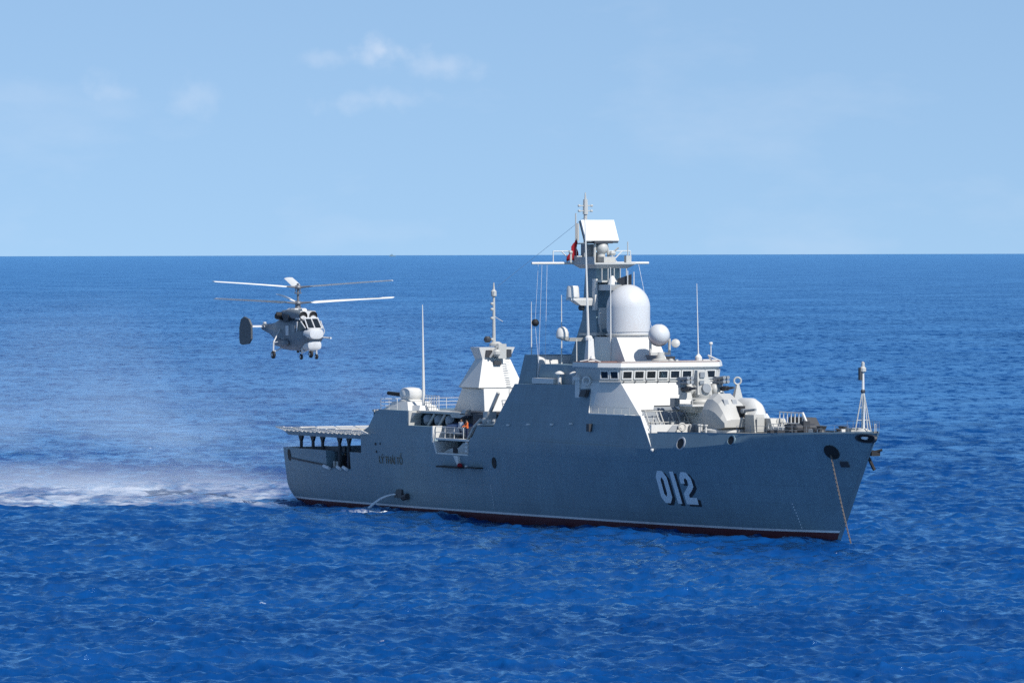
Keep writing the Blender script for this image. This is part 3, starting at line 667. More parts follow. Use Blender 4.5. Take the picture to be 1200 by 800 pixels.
# ---- bridge
def ring(pts, z=None): return [tuple(p) for p in pts]
def plan(F, a, sd_s, hw, back, z, Fb=None):
    """front line at s=F out to +-a, shoulders at (sd_s, +-hw), back at s=back"""
    return [(back, -hw, z), (sd_s, -hw, z), (F, -a, z), (F, a, z), (sd_s, hw, z), (back, hw, z)]
FB, FT = (71.6, 9.0), (67.0, 12.30)
lower = [(61.2, -5.95, 9.5), (64.3, -5.92, 9.55), (72.3, -4.65, 8.1), (72.3, 4.65, 8.1), (64.3, 5.92, 9.55), (61.2, 5.95, 9.5)]
br = MB().loft([lower, plan(67.0, 4.6, 65.35, 5.72, 61.2, 12.3)]).build('bridge', M['white'], ship, smooth=15)
br['label'] = 'white sloped bridge front with a row of dark windows'
cut(br, [MB().poly([(70.9, -4.45, 8.35), (76, -4.45, 8.35), (76, 0.15, 8.35), (70.9, 0.15, 8.35), (69.2, -4.2, 10.0), (76, -4.2, 10.0), (76, -0.1, 10.0), (69.2, -0.1, 10.0)], [(0, 3, 2, 1), (4, 5, 6, 7), (0, 1, 5, 4), (1, 2, 6, 5), (2, 3, 7, 6), (3, 0, 4, 7)]),
         MB().poly([(69.4, -3.1, 9.9), (76, -3.1, 9.9), (76, -0.5, 9.9), (69.4, -0.5, 9.9), (68.8, -2.7, 10.35), (76, -2.7, 10.35), (76, -0.8, 10.35), (68.8, -0.8, 10.35)], [(0, 3, 2, 1), (4, 5, 6, 7), (0, 1, 5, 4), (1, 2, 6, 5), (2, 3, 7, 6), (3, 0, 4, 7)])])
MB().poly([(71.35, -4.4, 8.36), (71.35, 0.10, 8.36), (69.75, -0.12, 9.98), (69.75, -4.18, 9.98), (70.95, -4.4, 8.36), (70.95, 0.10, 8.36), (69.3, -0.12, 9.98), (69.3, -4.18, 9.98)], [(0, 1, 2, 3), (7, 6, 5, 4), (0, 4, 5, 1), (1, 5, 6, 2), (2, 6, 7, 3), (3, 7, 4, 0)]).poly([(69.8, -3.0, 9.99), (69.8, -0.55, 9.99), (69.3, -0.85, 10.32), (69.3, -2.68, 10.32), (69.5, -3.0, 9.99), (69.5, -0.55, 9.99), (69.0, -0.85, 10.32), (69.0, -2.68, 10.32)], [(0, 1, 2, 3), (7, 6, 5, 4), (0, 4, 5, 1), (1, 5, 6, 2), (2, 6, 7, 3), (3, 7, 4, 0)]).build('niche_shade_panel', M['mid'], br)  # dark panel added to keep the sunlit recess looking shaded
mb = MB()
for t in (-4.3, -3.3, -2.9, -1.9, -1.3, -0.5): mb.tube((72.1, t, 8.2), (70.6, t+0.1, 9.95), 0.06, n=5)
for t in (-3.9, -2.4, -0.9): mb.tube((71.9, t-0.3, 8.4), (71.0, t+0.3, 9.4), 0.05, n=5)
mb.path([(70.75, -4.3, 9.9), (70.7, 0.0, 9.9)], 0.05, 5).path([(71.6, -4.4, 9.0), (71.5, 0.1, 9.0)], 0.04, 5).box(71.3, 71.6, -2.2, -1.8, 8.3, 9.1)
mb.build('niche_frames', M['grey'], br)
band = MB().loft([plan(67.02, 4.6, 65.37, 5.74, 61.2, 12.32), plan(67.22, 4.7, 65.5, 5.86, 61.2, 13.45)]).build('window_band', M['grey'], br, smooth=15)
MB().loft([plan(67.18, 4.68, 65.5, 5.84, 61.1, 12.30), plan(67.18, 4.68, 65.5, 5.84, 61.1, 12.40)]).build('sill', M['grey'], br, smooth=15)
roof = MB().loft([plan(67.3, 4.75, 65.55, 5.95, 61.0, 13.45), plan(67.45, 4.8, 65.65, 6.05, 61.0, 13.55), plan(67.4, 4.75, 65.6, 6.0, 61.0, 13.92)]).build('roof', M['white'], br, smooth=15)
MB().loft([plan(67.3, 4.7, 65.5, 5.95, 61.1, 13.93), plan(67.3, 4.7, 65.5, 5.95, 61.1, 13.97)]).build('roof_covering', M['brown'], br, smooth=15)
def window(p, q, lean=0.14, w=0.82, h=0.56, z=12.62):
    """one bridge window centred on the band between plan points p and q (outward normal to their right)"""
    p, q = Vector((*p, 0)), Vector((*q, 0)); d = (q-p).normalized(); nrm = Vector((d.y, -d.x, 0)); c = (p+q)/2
    def P(a, b, o): return tuple(c+d*a+nrm*(o+lean*(b+z-12.32)/1.13)+Vector((0, 0, z+b)))
    mb = MB()
    def slab(a0, a1, b0, b1, o0, o1, mi):
        mb.mi = mi; v = [P(a0, b0, o0), P(a1, b0, o0), P(a1, b1, o0), P(a0, b1, o0), P(a0, b0, o1), P(a1, b0, o1), P(a1, b1, o1), P(a0, b1, o1)]
        mb.poly(v, [(0, 3, 2, 1), (4, 5, 6, 7), (0, 1, 5, 4), (1, 2, 6, 5), (2, 3, 7, 6), (3, 0, 4, 7)])
    hw_ = w/2
    slab(-hw_, hw_, 0, h, -0.05, 0.035, 1)
    f = 0.09
    slab(-hw_-f, hw_+f, h, h+f, -0.03, 0.09, 0); slab(-hw_-f, hw_+f, -f, 0, -0.03, 0.09, 0)
    slab(-hw_-f, -hw_, 0, h, -0.03, 0.09, 0); slab(hw_, hw_+f, 0, h, -0.03, 0.09, 0)
    return mb.build('window', [M['white'], M['glass']], br)
for k in range(8):
    c = -4.6+9.2*(k+0.5)/8; window((67.05, c-0.5), (67.05, c+0.5))
for sd in (-1, 1):
    A, B = Vector((65.4, sd*5.75)), Vector((67.05, sd*4.6))
    for f in (0.27, 0.73):
        m = A.lerp(B, f); d = (B-A).normalized()*0.5
        if sd < 0: window(m-d, m+d, w=0.66)
        else: window(m+d, m-d, w=0.66)
mb = MB()
for k in range(9): t = -4.4+k*1.1; mb.box(67.2, 67.26, t-0.05, t+0.05, 12.25, 12.38)
mb.build('sill_brackets', M['dark'], br)
# bridge roof fittings
mb = MB(); z = 13.97
mb.tube((65.3, 3.9, z), (65.2, 3.8, 20.6), 0.06, 0.025, 6).lathe((65.3, 3.9, z), [(0.3, 0), (0.3, 0.35), (0.1, 0.6), (0, 0.6)], n=10)
mb.build('whip_antenna', M['white'], br)
mb = MB().path([(64.8, 5.4, z), (65.6, 4.7, z+0.5), (66.2, 5.6, z)], 0.06, 5).tube((65.6, 4.95, z), (65.6, 4.95, z+1.4), 0.045).ball((65.6, 4.95, z+1.5), 0.17, 8).box(64.5, 65.6, 4.2, 5.6, z, z+0.14)
mb.build('roof_lamp', M['white'], br)
mb = MB().lathe((65.9, 0.9, z), [(0.25, 0), (0.25, 0.12), (0.1, 0.25), (0, 0.25)], n=10).box(66.7, 67.0, 0.8, 1.0, z, z+0.2).box(66.2, 67.1, -4.5, 4.5, z, z+0.06); mb.build('roof_fitting', M['grey'], br)
MB().path([(61.8, -5.7, z), (62.4, -5.1, z+0.15), (63.4, -5.5, z+0.3), (64.2, -5.0, z)], 0.07, 5).ball((63.1, -5.2, z+0.3), 0.25, 8).build('roof_coil', M['white'], br)
# direction finder ring and side lamp ring
def torus(c, r, rr, ax, n=16):
    ax = Vector(ax).normalized(); a = ax.orthogonal().normalized(); b = ax.cross(a); c = Vector(c)
    mb = MB(); mb.path([c+(a*math.cos(2*math.pi*k/n)+b*math.sin(2*math.pi*k/n))*r for k in range(n+1)], rr, 6); return mb
torus((63.6, -6.05, 12.35), 0.36, 0.09, (0.5, -0.8, 0)).build('searchlight_ring', M['white'], br)
MB().frus((62.6, 63.6, -6.3, -5.8, 11.0), (62.9, 63.8, -6.2, -5.8, 11.6)).build('searchlight', M['dark'], br)
mb = torus((68.2, 6.1, 12.3), 0.30, 0.08, (0.9, -0.4, 0)); mb.frus((67.9, 68.5, 5.6, 6.5, 10.6), (68.1, 68.3, 6.0, 6.2, 12.0)); mb.frus((67, 69, 5.2, 6.6, 9.4), (67.4, 68.4, 5.4, 6.5, 10.7)); mb.build('direction_finder', M['grey'], br)

# ---- radome on its tower
rd = MB().frus((57.2, 63.3, -2.0, 2.1, 13.6), (57.4, 61.4, -1.95, 2.0, 16.0)).build('radome_tower', [M['white']], ship)
prof = [(1.80, 0), (1.80, 0.12), (1.90, 0.14), (1.90, 0.3), (1.80, 0.32), (1.80, 0.46), (1.86, 0.48)]
prof += [(1.88, 0.9), (1.88, 2.55)]+[(1.88*math.cos(a), 2.55+1.98*math.sin(a)) for a in np.linspace(0.08, math.pi/2, 14)]
ro = MB().lathe((59.6, 0.15, 15.98), prof, n=48).build('radome', M['radome'], rd); ro['label'] = 'big white capsule shaped radome'
MB().lathe((59.6, 0.15, 16.0), [(1.92, 0.14), (1.96, 0.15), (1.96, 0.26), (1.92, 0.27)], n=40).build('radome_collar', M['grey'], rd)
MB().box(62.35, 62.9, 0.2, 1.1, 14.0, 14.5).build('hatch', M['mid'], rd)
# fire-control director ball
dr = MB().lathe((64.5, 0.6, 13.95), [(0.75, 0), (0.75, 0.15), (0.4, 0.25), (0.35, 0.8), (0, 0.8)], n=16).tube((64.5, -0.35, 14.7), (64.5, -0.35, 15.9), 0.12).tube((64.5, 1.5, 14.7), (64.5, 1.5, 15.9), 0.12).box(64.35, 64.65, -0.4, 1.55, 14.5, 14.75).build('fire_control_director', M['grey'], ship)
MB().lathe((64.5, 0.5, 16.15), [(0.3, -0.95), (0.75, -0.6), (0.93, -0.1), (0.95, 0.0)], (0.75, -0.55, 0.28), 24).build('director_drum', M['mid'], dr)
MB().ball((64.75, 0.35, 16.25), 0.92, 24).build('director_dish', M['radome'], dr)
MB().lathe((65.6, 1.5, 15.5), [(0.15, -0.5), (0.35, -0.1), (0.38, 0.1), (0.2, 0.2)], (0.8, -0.4, 0.3), 14).build('director_camera', M['grey'], dr)

# ---- main mast
mm = MB().frus((52.4, 58.0, -1.9, 1.9, 13.6), (53.9, 56.5, -1.35, 1.35, 17.5)).frus((53.9, 56.5, -1.35, 1.35, 17.5), (54.2, 56.1, -1.15, 1.15, 22.0)).build('main_mast', [M['hull']], ship)
mm['label'] = 'tall grey tower mast with a flat tilted radar panel and yards'
MB().frus((56.4, 56.85, -1.3, -0.2, 15.7), (56.3, 56.75, -1.1, 0.0, 18.5)).box(56.0, 56.5, -1.45, -1.2, 18.3, 21.0).build('mast_casing', M['white'], mm)
MB().frus((53.8, 57.0, -1.5, 1.5, 21.9), (53.4, 57.5, -2.0, 2.0, 22.25)).box(53.4, 57.5, -2.0, 2.0, 22.25, 22.4).build('mast_platform', M['grey'], mm)
mb = MB()
for t in (-1.2, -0.6, 0.0, 0.6, 1.2): mb.tube((57.3, t, 20.9), (57.3, t, 21.9), 0.05, n=5)
mb.box(56.2, 57.5, -1.3, 1.3, 20.7, 20.85); mb.build('platform_supports', M['grey'], mm)
MB().tube((53.2, -5.9, 22.35), (53.2, 5.6, 22.35), 0.11, n=8).build('yard', M['white'], mm)
mb = MB()
for sd in (-1, 1):
    mb.path([(53.2, sd*3.8, 22.4), (53.2, sd*3.8, 23.4), (53.2, sd*1.4, 23.4)], 0.05, 5).path([(53.2, sd*3.0, 23.4), (53.2, sd*1.9, 22.4)], 0.05, 5).path([(53.2, sd*1.6, 23.4), (53.2, sd*2.5, 22.4)], 0.05, 5)
mb.build('yard_stays', M['white'], mm)
# radar: flat panel tilted back, on a turning gear
mb = MB(); w = 1.62; t0, t1 = Vector((54.25, 0, 26.1)), Vector((55.2, 0, 24.3)); up = (t0-t1).normalized(); nr = Vector((up.z, 0, -up.x))
vv = [t1+Vector((0, -w, 0)), t1+Vector((0, w, 0)), t0+Vector((0, w, 0)), t0+Vector((0, -w, 0))]
mb.poly([tuple(p) for p in vv]+[tuple(p-nr*0.28) for p in vv], [(0, 1, 2, 3), (7, 6, 5, 4), (0, 4, 5, 1), (1, 5, 6, 2), (2, 6, 7, 3), (3, 7, 4, 0)])
rp = mb.build('radar_panel', M['white'], mm); rp['label'] = 'flat white rectangular radar panel tilted back on the mast top'
mb = MB(); bk = [p-nr*0.285 for p in vv]; mb.path([bk[0], bk[1], bk[2], bk[3], bk[0]], 0.07, 5).path([bk[0], bk[2]], 0.05, 5).path([bk[1], bk[3]], 0.05, 5)
mb.tube((54.4, 0, 24.9), (54.5, 0, 23.8), 0.28).box(54.0, 55.4, -0.9, 0.9, 24.05, 24.25); mb.build('radar_backing', M['dark'], mm)
mb = MB().tube((54.9, 0, 22.4), (54.9, 0, 23.4), 0.42, 0.34, 12).ball((55.0, 0.05, 23.65), 0.55, 12).tube((55.0, -0.7, 22.4), (55.0, -0.65, 24.1), 0.12).tube((55.0, 0.75, 22.4), (55.0, 0.5, 24.1), 0.12).box(55.3, 56.4, -0.5, 0.6, 22.4, 22.9)
mb.ball((55.6, 0.75, 23.2), 0.3, 8).path([(55.4, 0.5, 23.0), (55.9, 1.2, 23.7)], 0.08, 5); mb.build('radar_gear', M['grey'], mm)
mb = MB().box(53.6, 54.2, -1.3, -0.3, 22.4, 24.0).box(53.5, 54.3, -0.2, 0.5, 22.4, 23.3); mb.build('mast_head_box', M['mid'], mm)
mb = MB().tube((52.0, 0, 22.3), (52.0, 0, 26.6), 0.2, 0.16, 8).tube((52.0, 0, 26.6), (52.0, 0, 27.9), 0.24, 0.2, 8).tube((52.0, 0, 27.9), (52.0, 0, 28.5), 0.10, 0.05, 6)
for z, w in ((27.35, 0.62), (26.9, 0.6), (25.9, 0.3)): mb.tube((52.0, -w, z), (52.0, w, z), 0.05, n=5); mb.ball((52.0, -w, z), 0.14, 8); mb.ball((52.0, w, z), 0.14, 8)
mb.box(51.85, 52.15, -1.0, 0, 24.0, 24.12).tube((52.0, -0.95, 24.0), (52.0, -0.95, 26.7), 0.06, n=6).tube((52.0, -0.8, 24.3), (52.0, -0.8, 25.8), 0.16, n=6); mb.build('topmast', M['grey'], mm)
mb = MB().box(53.5, 57.4, -1.98, -1.94, 22.4, 22.9); mb.box(56.9, 57.3, 1.2, 1.7, 22.4, 23.0).tube((57.1, 1.45, 23.0), (57.1, 1.45, 24.2), 0.05).box(53.4, 54.2, -2.0, -1.5, 22.4, 23.0).tube((53.6, -2.3, 22.4), (53.6, -2.3, 23.2), 0.12).ball((53.6, -2.3, 23.3), 0.2, 8)
mb.build('platform_boxes', M['grey'], mm)
MB().frus((55.2, 56.2, -1.3, -3.6, 19.15), (55.2, 56.2, -1.3, -3.6, 19.35)).frus((55.3, 56.1, -2.6, -1.3, 18.7), (55.2, 56.2, -3.3, -1.3, 19.15)).build('mast_bracket', M['white'], mm)
MB().lathe((55.7, -3.2, 19.35), [(0.52, 0), (0.58, 0.08), (0.52, 0.9), (0.45, 1.05), (0, 1.06)], n=20).build('satellite_drum', M['white'], mm)
MB().ball((55.6, -2.3, 18.5), 0.3, 10).build('bracket_lamp', M['dark'], mm)
MB().frus((54.2, 55.0, -3.2, -1.2, 15.6), (54.1, 55.1, -4.0, -1.2, 15.9)).build('mast_bracket', M['grey'], mm)
MB().lathe((54.6, -3.65, 15.9), [(0.5, 0), (0.56, 0.1), (0.54, 0.45), (0.42, 0.75), (0.22, 0.93), (0, 0.98)], n=20).build('satellite_dome', M['white'], mm)
MB().box(53.9, 56.6, -1.7, 1.7, 16.1, 16.3).box(56.5, 57.6, -1.9, 0.4, 16.1, 16.35).tube((57.3, -1.3, 15.2), (57.3, -1.3, 17.0), 0.1).build('mast_gallery', M['grey'], mm)
mb = MB().frus((56.2, 58.6, -1.1, 0.2, 20.0), (56.2, 58.9, -1.1, 0.2, 20.5)).lathe((57.9, -0.5, 20.5), [(0.42, 0), (0.3, 0.45), (0.12, 0.75), (0, 0.78)], n=14); mb.build('forward_bracket', M['white'], mm)
mb = MB().poly([(58.4, -0.3, 20.7), (59.2, 0.7, 20.0), (59.2, 0.7, 21.4), (58.4, -0.3, 21.0), (58.6, -0.4, 20.7), (59.5, 0.5, 20.0), (59.5, 0.5, 21.4), (58.6, -0.4, 21.0)], [(0, 1, 2, 3), (7, 6, 5, 4), (0, 4, 5, 1), (1, 5, 6, 2), (2, 6, 7, 3), (3, 7, 4, 0)]); mb.build('horn_antenna', M['dark'], mm)
for (a, b) in (((59.4, 0.2, 19.6), (59.4, 0.2, 21.7)), ((59.6, 0.7, 19.6), (59.6, 0.7, 21.6))): MB().tube(a, b, 0.045, n=5).build('dipole', M['white'], mm)
MB().tube((58.4, -0.2, 20.2), (59.6, 0.75, 19.9), 0.06, n=5).build('dipole_arm', M['white'], mm)
for i, (a, b, r0, r1) in enumerate([((58.3, -3.0, 13.7), (57.8, -3.1, 26.2), 0.13, 0.05), ((60.4, -2.0, 13.9), (60.4, -2.0, 22.0), 0.07, 0.035), ((53.2, -3.0, 13.6), (53.2, -3.0, 19.6), 0.07, 0.03), ((50.2, -4.4, 14.3), (50.2, -4.4, 19.0), 0.06, 0.025), ((56.2, -3.1, 13.6), (56.2, -3.1, 15.8), 0.05, 0.04)]):
    MB().tube(a, b, r0, r1, 6).build('whip_antenna', M['white'], ms)
mb = MB()
for a, b in (((53.2, -4.4, 22.3), (52.6, -4.3, 13.6)), ((53.2, -4.9, 22.3), (52.0, -4.7, 12.2)), ((53.2, 4.6, 22.3), (55.6, 5.2, 14.0)), ((52, 0, 26.4), (34.9, 0, 20.2))): mb.tube(a, b, 0.016, n=4)
mb.build('rigging', M['stripe'], mm)
flag_mb = MB()

# ---- after tower (pyramid) with its pole mast
at = MB().frus((31.6, 35.7, -2.25, 2.25, 11.2), (33.3, 34.8, -1.4, 1.4, 13.7)).frus((29.9, 36.2, -1.9, 1.75, 8.9), (31.4, 35.6, -1.7, 1.6, 11.2)).build('after_tower', [M['white']], ship, smooth=20)
at['label'] = 'white pyramid shaped after tower topped by a thin pole'
MB().frus((33.2, 34.7, -1.35, 1.35, 13.7), (33.1, 34.9, -1.8, 1.8, 14.8)).build('tower_head', M['white'], at)
mb = MB().box(34.8, 34.95, -1.1, -0.5, 13.9, 14.55).box(35.0, 35.2, -0.4, 0.3, 13.2, 13.6).box(34.8, 34.95, 1.0, 1.45, 13.9, 14.6); mb.build('head_opening', M['dark'], at)
mb = MB().ball((35.2, -0.2, 14.3), 0.4, 10).path([(35.1, -0.8, 13.9), (35.5, -0.2, 15.0)], 0.1, 5).box(34.6, 35.4, -0.1, 0.7, 13.8, 15.1).lathe((34.5, 0.1, 14.9), [(0.6, 0), (0.6, 0.2), (0.3, 0.4), (0, 0.4)], n=12); mb.build('head_equipment', M['grey'], at)
mb = MB().tube((34.3, 0, 14.9), (34.3, 0, 20.0), 0.17, 0.10, 8).lathe((34.3, 0, 19.3), [(0.1, 0), (0.26, 0.1), (0.26, 0.5), (0.1, 0.7), (0.05, 1.3), (0, 1.3)], n=10)
for z in (15.5, 17.4, 18.2, 18.7): mb.ball((34.3, -0.18, z), 0.17, 8)
mb.path([(34.3, 0, 17.6), (34.3, 0.9, 17.1)], 0.03, 4); mb.build('pole_mast', M['grey'], at)
MB().ball((34.2, -0.6, 15.5), 0.34, 10).build('pole_lamp', M['dark'], at)
mb = MB()
for k in range(11): z = 11.3+k*0.24; mb.tube((35.72-0.38*(k*0.24)/2.5*1.0, 0.55, z), (35.72-0.38*(k*0.24)/2.5, 1.0, z), 0.03, n=4)
mb.build('tower_ladder', M['grey'], at)
mb = MB()
for sd in (-1, 1):
    mb.frus((31.6, 35.65, sd*1.7-0.05, sd*1.7+0.05, 11.05), (31.6, 35.65, sd*2.2-0.05, sd*2.2+0.05, 11.22))
mb.rail([(36.9, 0.2, 9.2), (36.9, 2.4, 9.2)], 1.9, 0.035, 5, 0.9); mb.build('tower_gallery', M['grey'], at)
wa = MB().tube((20.6+3.2, 0.0, 9.0), (20.6+3.0, 0.0, 18.6), 0.17, 0.04, 8).build('whip_antenna', M['white'], hg); wa.location = (4.9, -4.3, 0); wa['label'] = 'tall tapered white whip antenna behind the aft gun'

# ---- close-in weapon in front of the bridge
cw = MB().frus((70.2, 72.6, -0.5, 1.2, 9.75), (71.0, 73.8, -1.2, 1.6, 10.35)).box(70.6, 74.2, -1.6, 2.0, 10.35, 10.5).build('gun_platform', M['white'], ship)
cw['label'] = 'close-in gun mount with twin barrel clusters in front of the bridge'
T0 = 0.1
mb = MB().lathe((72.6, T0, 10.5), [(0.85, 0), (0.9, 0.2), (0.7, 0.45), (0.8, 0.6), (0.86, 1.0), (0.8, 1.5), (0.6, 1.8), (0, 1.85)], n=20)
mb.frus((72.1, 73.3, T0-0.7, T0+0.7, 11.3), (72.2, 73.1, T0-0.6, T0+0.6, 12.6)).frus((72.3, 73.0, T0-0.55, T0+0.5, 12.6), (72.4, 72.9, T0-0.5, T0+0.45, 13.35)); mb.build('turret_body', M['grey'], cw)
mb = MB().tube((73.3, T0+0.05, 11.8), (73.55, T0+0.05, 11.85), 0.45, 0.4, 14).box(73.0, 73.12, T0-0.35, T0+0.1, 12.75, 13.2).box(73.25, 73.35, T0-0.5, T0-0.1, 12.2, 12.5); mb.build('sight_window', M['mid'], cw)
MB().tube((72.7, T0-1.7, 11.7), (72.7, T0+1.7, 11.7), 0.26, n=12).build('gun_cradle', M['grey'], cw)
for k in (-1, 1):
    t = T0+k*1.55
    mb = MB().ball((72.7, t-k*0.35, 11.7), 0.5, 12, (1, 0.8, 1.1)).frus((72.1, 73.4, t-0.32, t+0.32, 10.9), (72.2, 73.2, t-0.26, t+0.26, 11.5)).box(72.0, 72.6, t-0.3, t+0.3, 11.3, 12.2); mb.build('magazine', M['grey'], cw)
    g = MB().tube((72.6, t+k*0.25, 11.75), (75.0, t+k*0.25, 11.9), 0.17, 0.10, 10).tube((73.2, t+k*0.25, 11.79), (74.0, t+k*0.25, 11.84), 0.22, 0.2, 10).build('gun_barrel', M['dark'], cw)
    mb = MB()
    for dt in (0.0, 0.36):
        for dz in (0.0, 0.34): mb.tube((72.0, t+k*dt, 12.25+dz), (73.9, t+k*dt, 12.4+dz), 0.15, n=10)
    mb.box(72.3, 72.7, min(t, t+k*0.4)-0.1, max(t, t+k*0.4)+0.1, 11.9, 12.8); mb.build('missile_tubes', M['mid'], cw)
mb = MB().path([(74.0, -1.5, 10.5), (74.0, -1.5, 11.0), (74.0, 0.0, 11.0), (74.0, 1.9, 11.0), (74.0, 1.9, 10.5)], 0.05, 5); mb.build('platform_rail', M['grey'], cw); MB().box(71.0, 71.8, -2.0, -1.5, 10.3, 11.0).build('ammunition_box', M['mid'], cw)

# ---- main gun on the forecastle
gz = 8.30
GS, GT = 78.0, -0.55
gt = MB().lathe((GS, GT, gz-0.15), [(1.9, 0), (1.9, 0.35), (1.7, 0.45), (0, 0.45)], n=28).build('main_gun', M['white'], ship)
gt['label'] = 'white rounded main gun turret on the forecastle'
def sec(s, w, zb, zt, cham):
    return [(s, -w, zb), (s, w, zb), (s, w+0.03, zb+(zt-zb)*0.55), (s, w-cham*0.6, zt-(zt-zb)*0.16), (s, w-cham-0.35, zt), (s, -w+cham+0.35, zt), (s, -w+cham*0.6, zt-(zt-zb)*0.16), (s, -w-0.03, zb+(zt-zb)*0.55)]
th = MB().loft([[(a, b+GT, c) for a, b, c in sec(*q)] for q in ((75.9, 0.9, gz+0.6, gz+2.0, 0.35), (76.1, 1.2, gz+0.35, gz+2.75, 0.45), (76.8, 1.42, gz+0.3, gz+3.15, 0.55), (77.8, 1.46, gz+0.3, gz+3.2, 0.55), (78.8, 1.44, gz+0.3, gz+2.75, 0.5), (79.6, 1.38, gz+0.32, gz+1.9, 0.45), (80.1, 1.25, gz+0.45, gz+1.1, 0.35))]).build('turret_shell', M['grey'], gt, smooth=18)
mb = MB().box(79.0, 80.0, GT+0.25, GT+0.75, gz+0.9, gz+2.2); mb.build('gun_slot', M['black'], gt)
for t in (-0.75, 0.05): MB().frus((78.55, 79.3, GT+t, GT+t+0.42, gz+2.1), (78.6, 79.0, GT+t, GT+t+0.42, gz+2.72)).build('turret_hatch', M['mid'], gt)
MB().tube((79.5, GT+0.5, gz+1.75), (82.2, GT+0.5, gz+1.95), 0.13, 0.10, 10).tube((79.4, GT+0.5, gz+1.72), (80.4, GT+0.5, gz+1.8), 0.26, 0.2, 10).build('gun_barrel', M['mid'], gt)
for a in range(4):
    an = -2.3+a*0.32; MB().tube((GS+2.2*math.cos(an), GT+2.2*math.sin(an), gz-0.05), (GS+2.2*math.cos(an), GT+2.2*math.sin(an), gz+0.6), 0.08, n=6).lathe((GS+2.2*math.cos(an), GT+2.2*math.sin(an), gz+0.55), [(0.16, 0), (0.16, 0.1), (0, 0.12)], n=8).build('deck_post', M['white'], gt)
hd = MB().loft([[(s, 1.75+w*math.cos(a), gz+0.5+hh*max(-0.3, math.sin(a))) for a in [2*math.pi*k/28 for k in range(28)]] for s, w, hh in ((75.4, 0.4, 0.9), (75.5, 0.7, 1.5), (75.9, 0.92, 2.0), (76.8, 1.0, 2.3), (78.6, 1.0, 2.3), (79.4, 0.9, 2.0), (79.8, 0.65, 1.5), (79.9, 0.35, 0.9))]).build('deck_hood', M['white'], ship)
mb = MB().frus((80.3, 82.0, 0.0, 1.0, gz-0.1), (80.3, 81.8, 0.0, 1.0, gz+1.5)).frus((80.6, 83.4, 1.0, 2.6, gz-0.1), (80.7, 82.8, 1.0, 2.4, gz+1.2)).box(82.0, 82.1, 0.15, 0.85, gz+0.1, gz+1.3)
mb.tube((82.4, 1.8, gz+0.9), (83.0, 1.8, gz+0.95), 0.3, n=12).build('launcher_housing', M['grey'], ship)
mb = MB().rail([(82.8, 1.9, gz), (86.6, 1.9, gz)], 1.75, 0.05, 2, 0.62).path([(88.1, 1.9, gz), (86.6, 1.9, gz+1.75)], 0.11, 5).rail([(83.2, 0.6, gz), (85.6, 0.6, gz)], 0.8, 0.035, 2, 0.8)
mb.build('launcher_rail', M['white'], ship)
MB().frus((83.4, 87.4, 2.3, 3.6, gz-0.1), (83.6, 86.2, 2.3, 3.4, gz+1.35)).build('launcher_casing', M['dark'], ship)
MB().box(83.2, 86.2, 0.8, 1.7, gz-0.1, gz+0.55).build('deck_box', M['white'], ship)
for s_ in (84.0, 85.2): MB().box(s_, s_+0.6, 0.0, 0.7, gz-0.1, gz+0.32).build('deck_box', M['dark'], ship)
# low breakwater wall with gear between the gun and the bridge
mb = MB().box(74.6, 74.9, -5.9, -0.4, 8.2, 8.9); mb.build('breakwater', M['white'], ship)
mb = MB()
torus((75.3, -3.2, 8.7), 0.3, 0.08, (1, -0.2, 0)).build('hose_reel', M['grey'], ship)
MB().frus((75.0, 75.2, -4.6, -3.9, 8.2), (74.95, 75.0, -3.9, -3.2, 8.85)).box(75.0, 75.25, -2.4, -1.9, 8.2, 8.85).build('locker_door', M['mid'], ship)
MB().box(74.6, 75.6, -0.35, 1.6, 8.1, 9.3).build('deck_locker_and_gap', M['dark'], ship)  # dark box put in for the shaded gap between wall and gun
# forecastle gear
fg = MB().tube((90.2, -0.9, 8.9), (90.2, 0.9, 8.9), 0.36, n=14).box(89.6, 90.8, -1.1, 1.1, 8.35, 8.6).box(89.9, 90.6, -0.3, 0.3, 8.6, 9.5).build('windlass', M['dark'], ship)
MB().box(87.7, 88.7, -0.4, 0.6, 8.3, 9.2).build('deck_locker_and_gap', M['dark'], ship)
mb = MB()
for s, t in ((92.0, -2.4), (92.7, -2.3), (95.2, -1.9), (95.8, -1.8), (92.0, 2.4), (92.7, 2.3), (97.4, -1.0), (97.4, 1.0)): mb.lathe((s, t, 8.45), [(0.2, 0), (0.16, 0.1), (0.16, 0.5), (0.24, 0.55), (0.24, 0.65), (0, 0.66)], n=10)
mb.build('bollard', M['dark'], ship)
for s, t in ((93.6, -1.6), (94.4, 0.6)): MB().box(s, s+0.8, t, t+0.7, 8.5, 8.95).build('deck_vent', M['white'], ship)
MB().lathe((93.0, 0, 8.45), [(0.5, 0), (0.42, 0.1), (0.3, 0.4), (0.45, 0.7), (0, 0.75)], n=14).build('capstan', M['dark'], ship)
MB().rail([(88.2, -5.2, 8.5), (93.0, -4.1, 8.55), (97.0, -2.4, 8.7), (99.3, -1.2, 8.75)], 0.65, 0.015, 2, 1.5).rail([(88.2, 5.2, 8.5), (93.0, 4.1, 8.55), (97.0, 2.4, 8.7), (100.6, 0.9, 8.8)], 0.9, 0.015, 2, 1.5).build('guard_rail', M['mid'], ship)
MB().box(98.0, 98.9, -0.7, 0.4, 8.7, 9.15).build('deck_box', M['grey'], ship)
bm_ = MB().tube((99.6, 0, 8.8), (99.6, 0, 13.6), 0.15, 0.10, 8).build('bow_mast', M['white'], ship); bm_['label'] = 'white tripod lamp mast at the tip of the bow'
mb = MB()
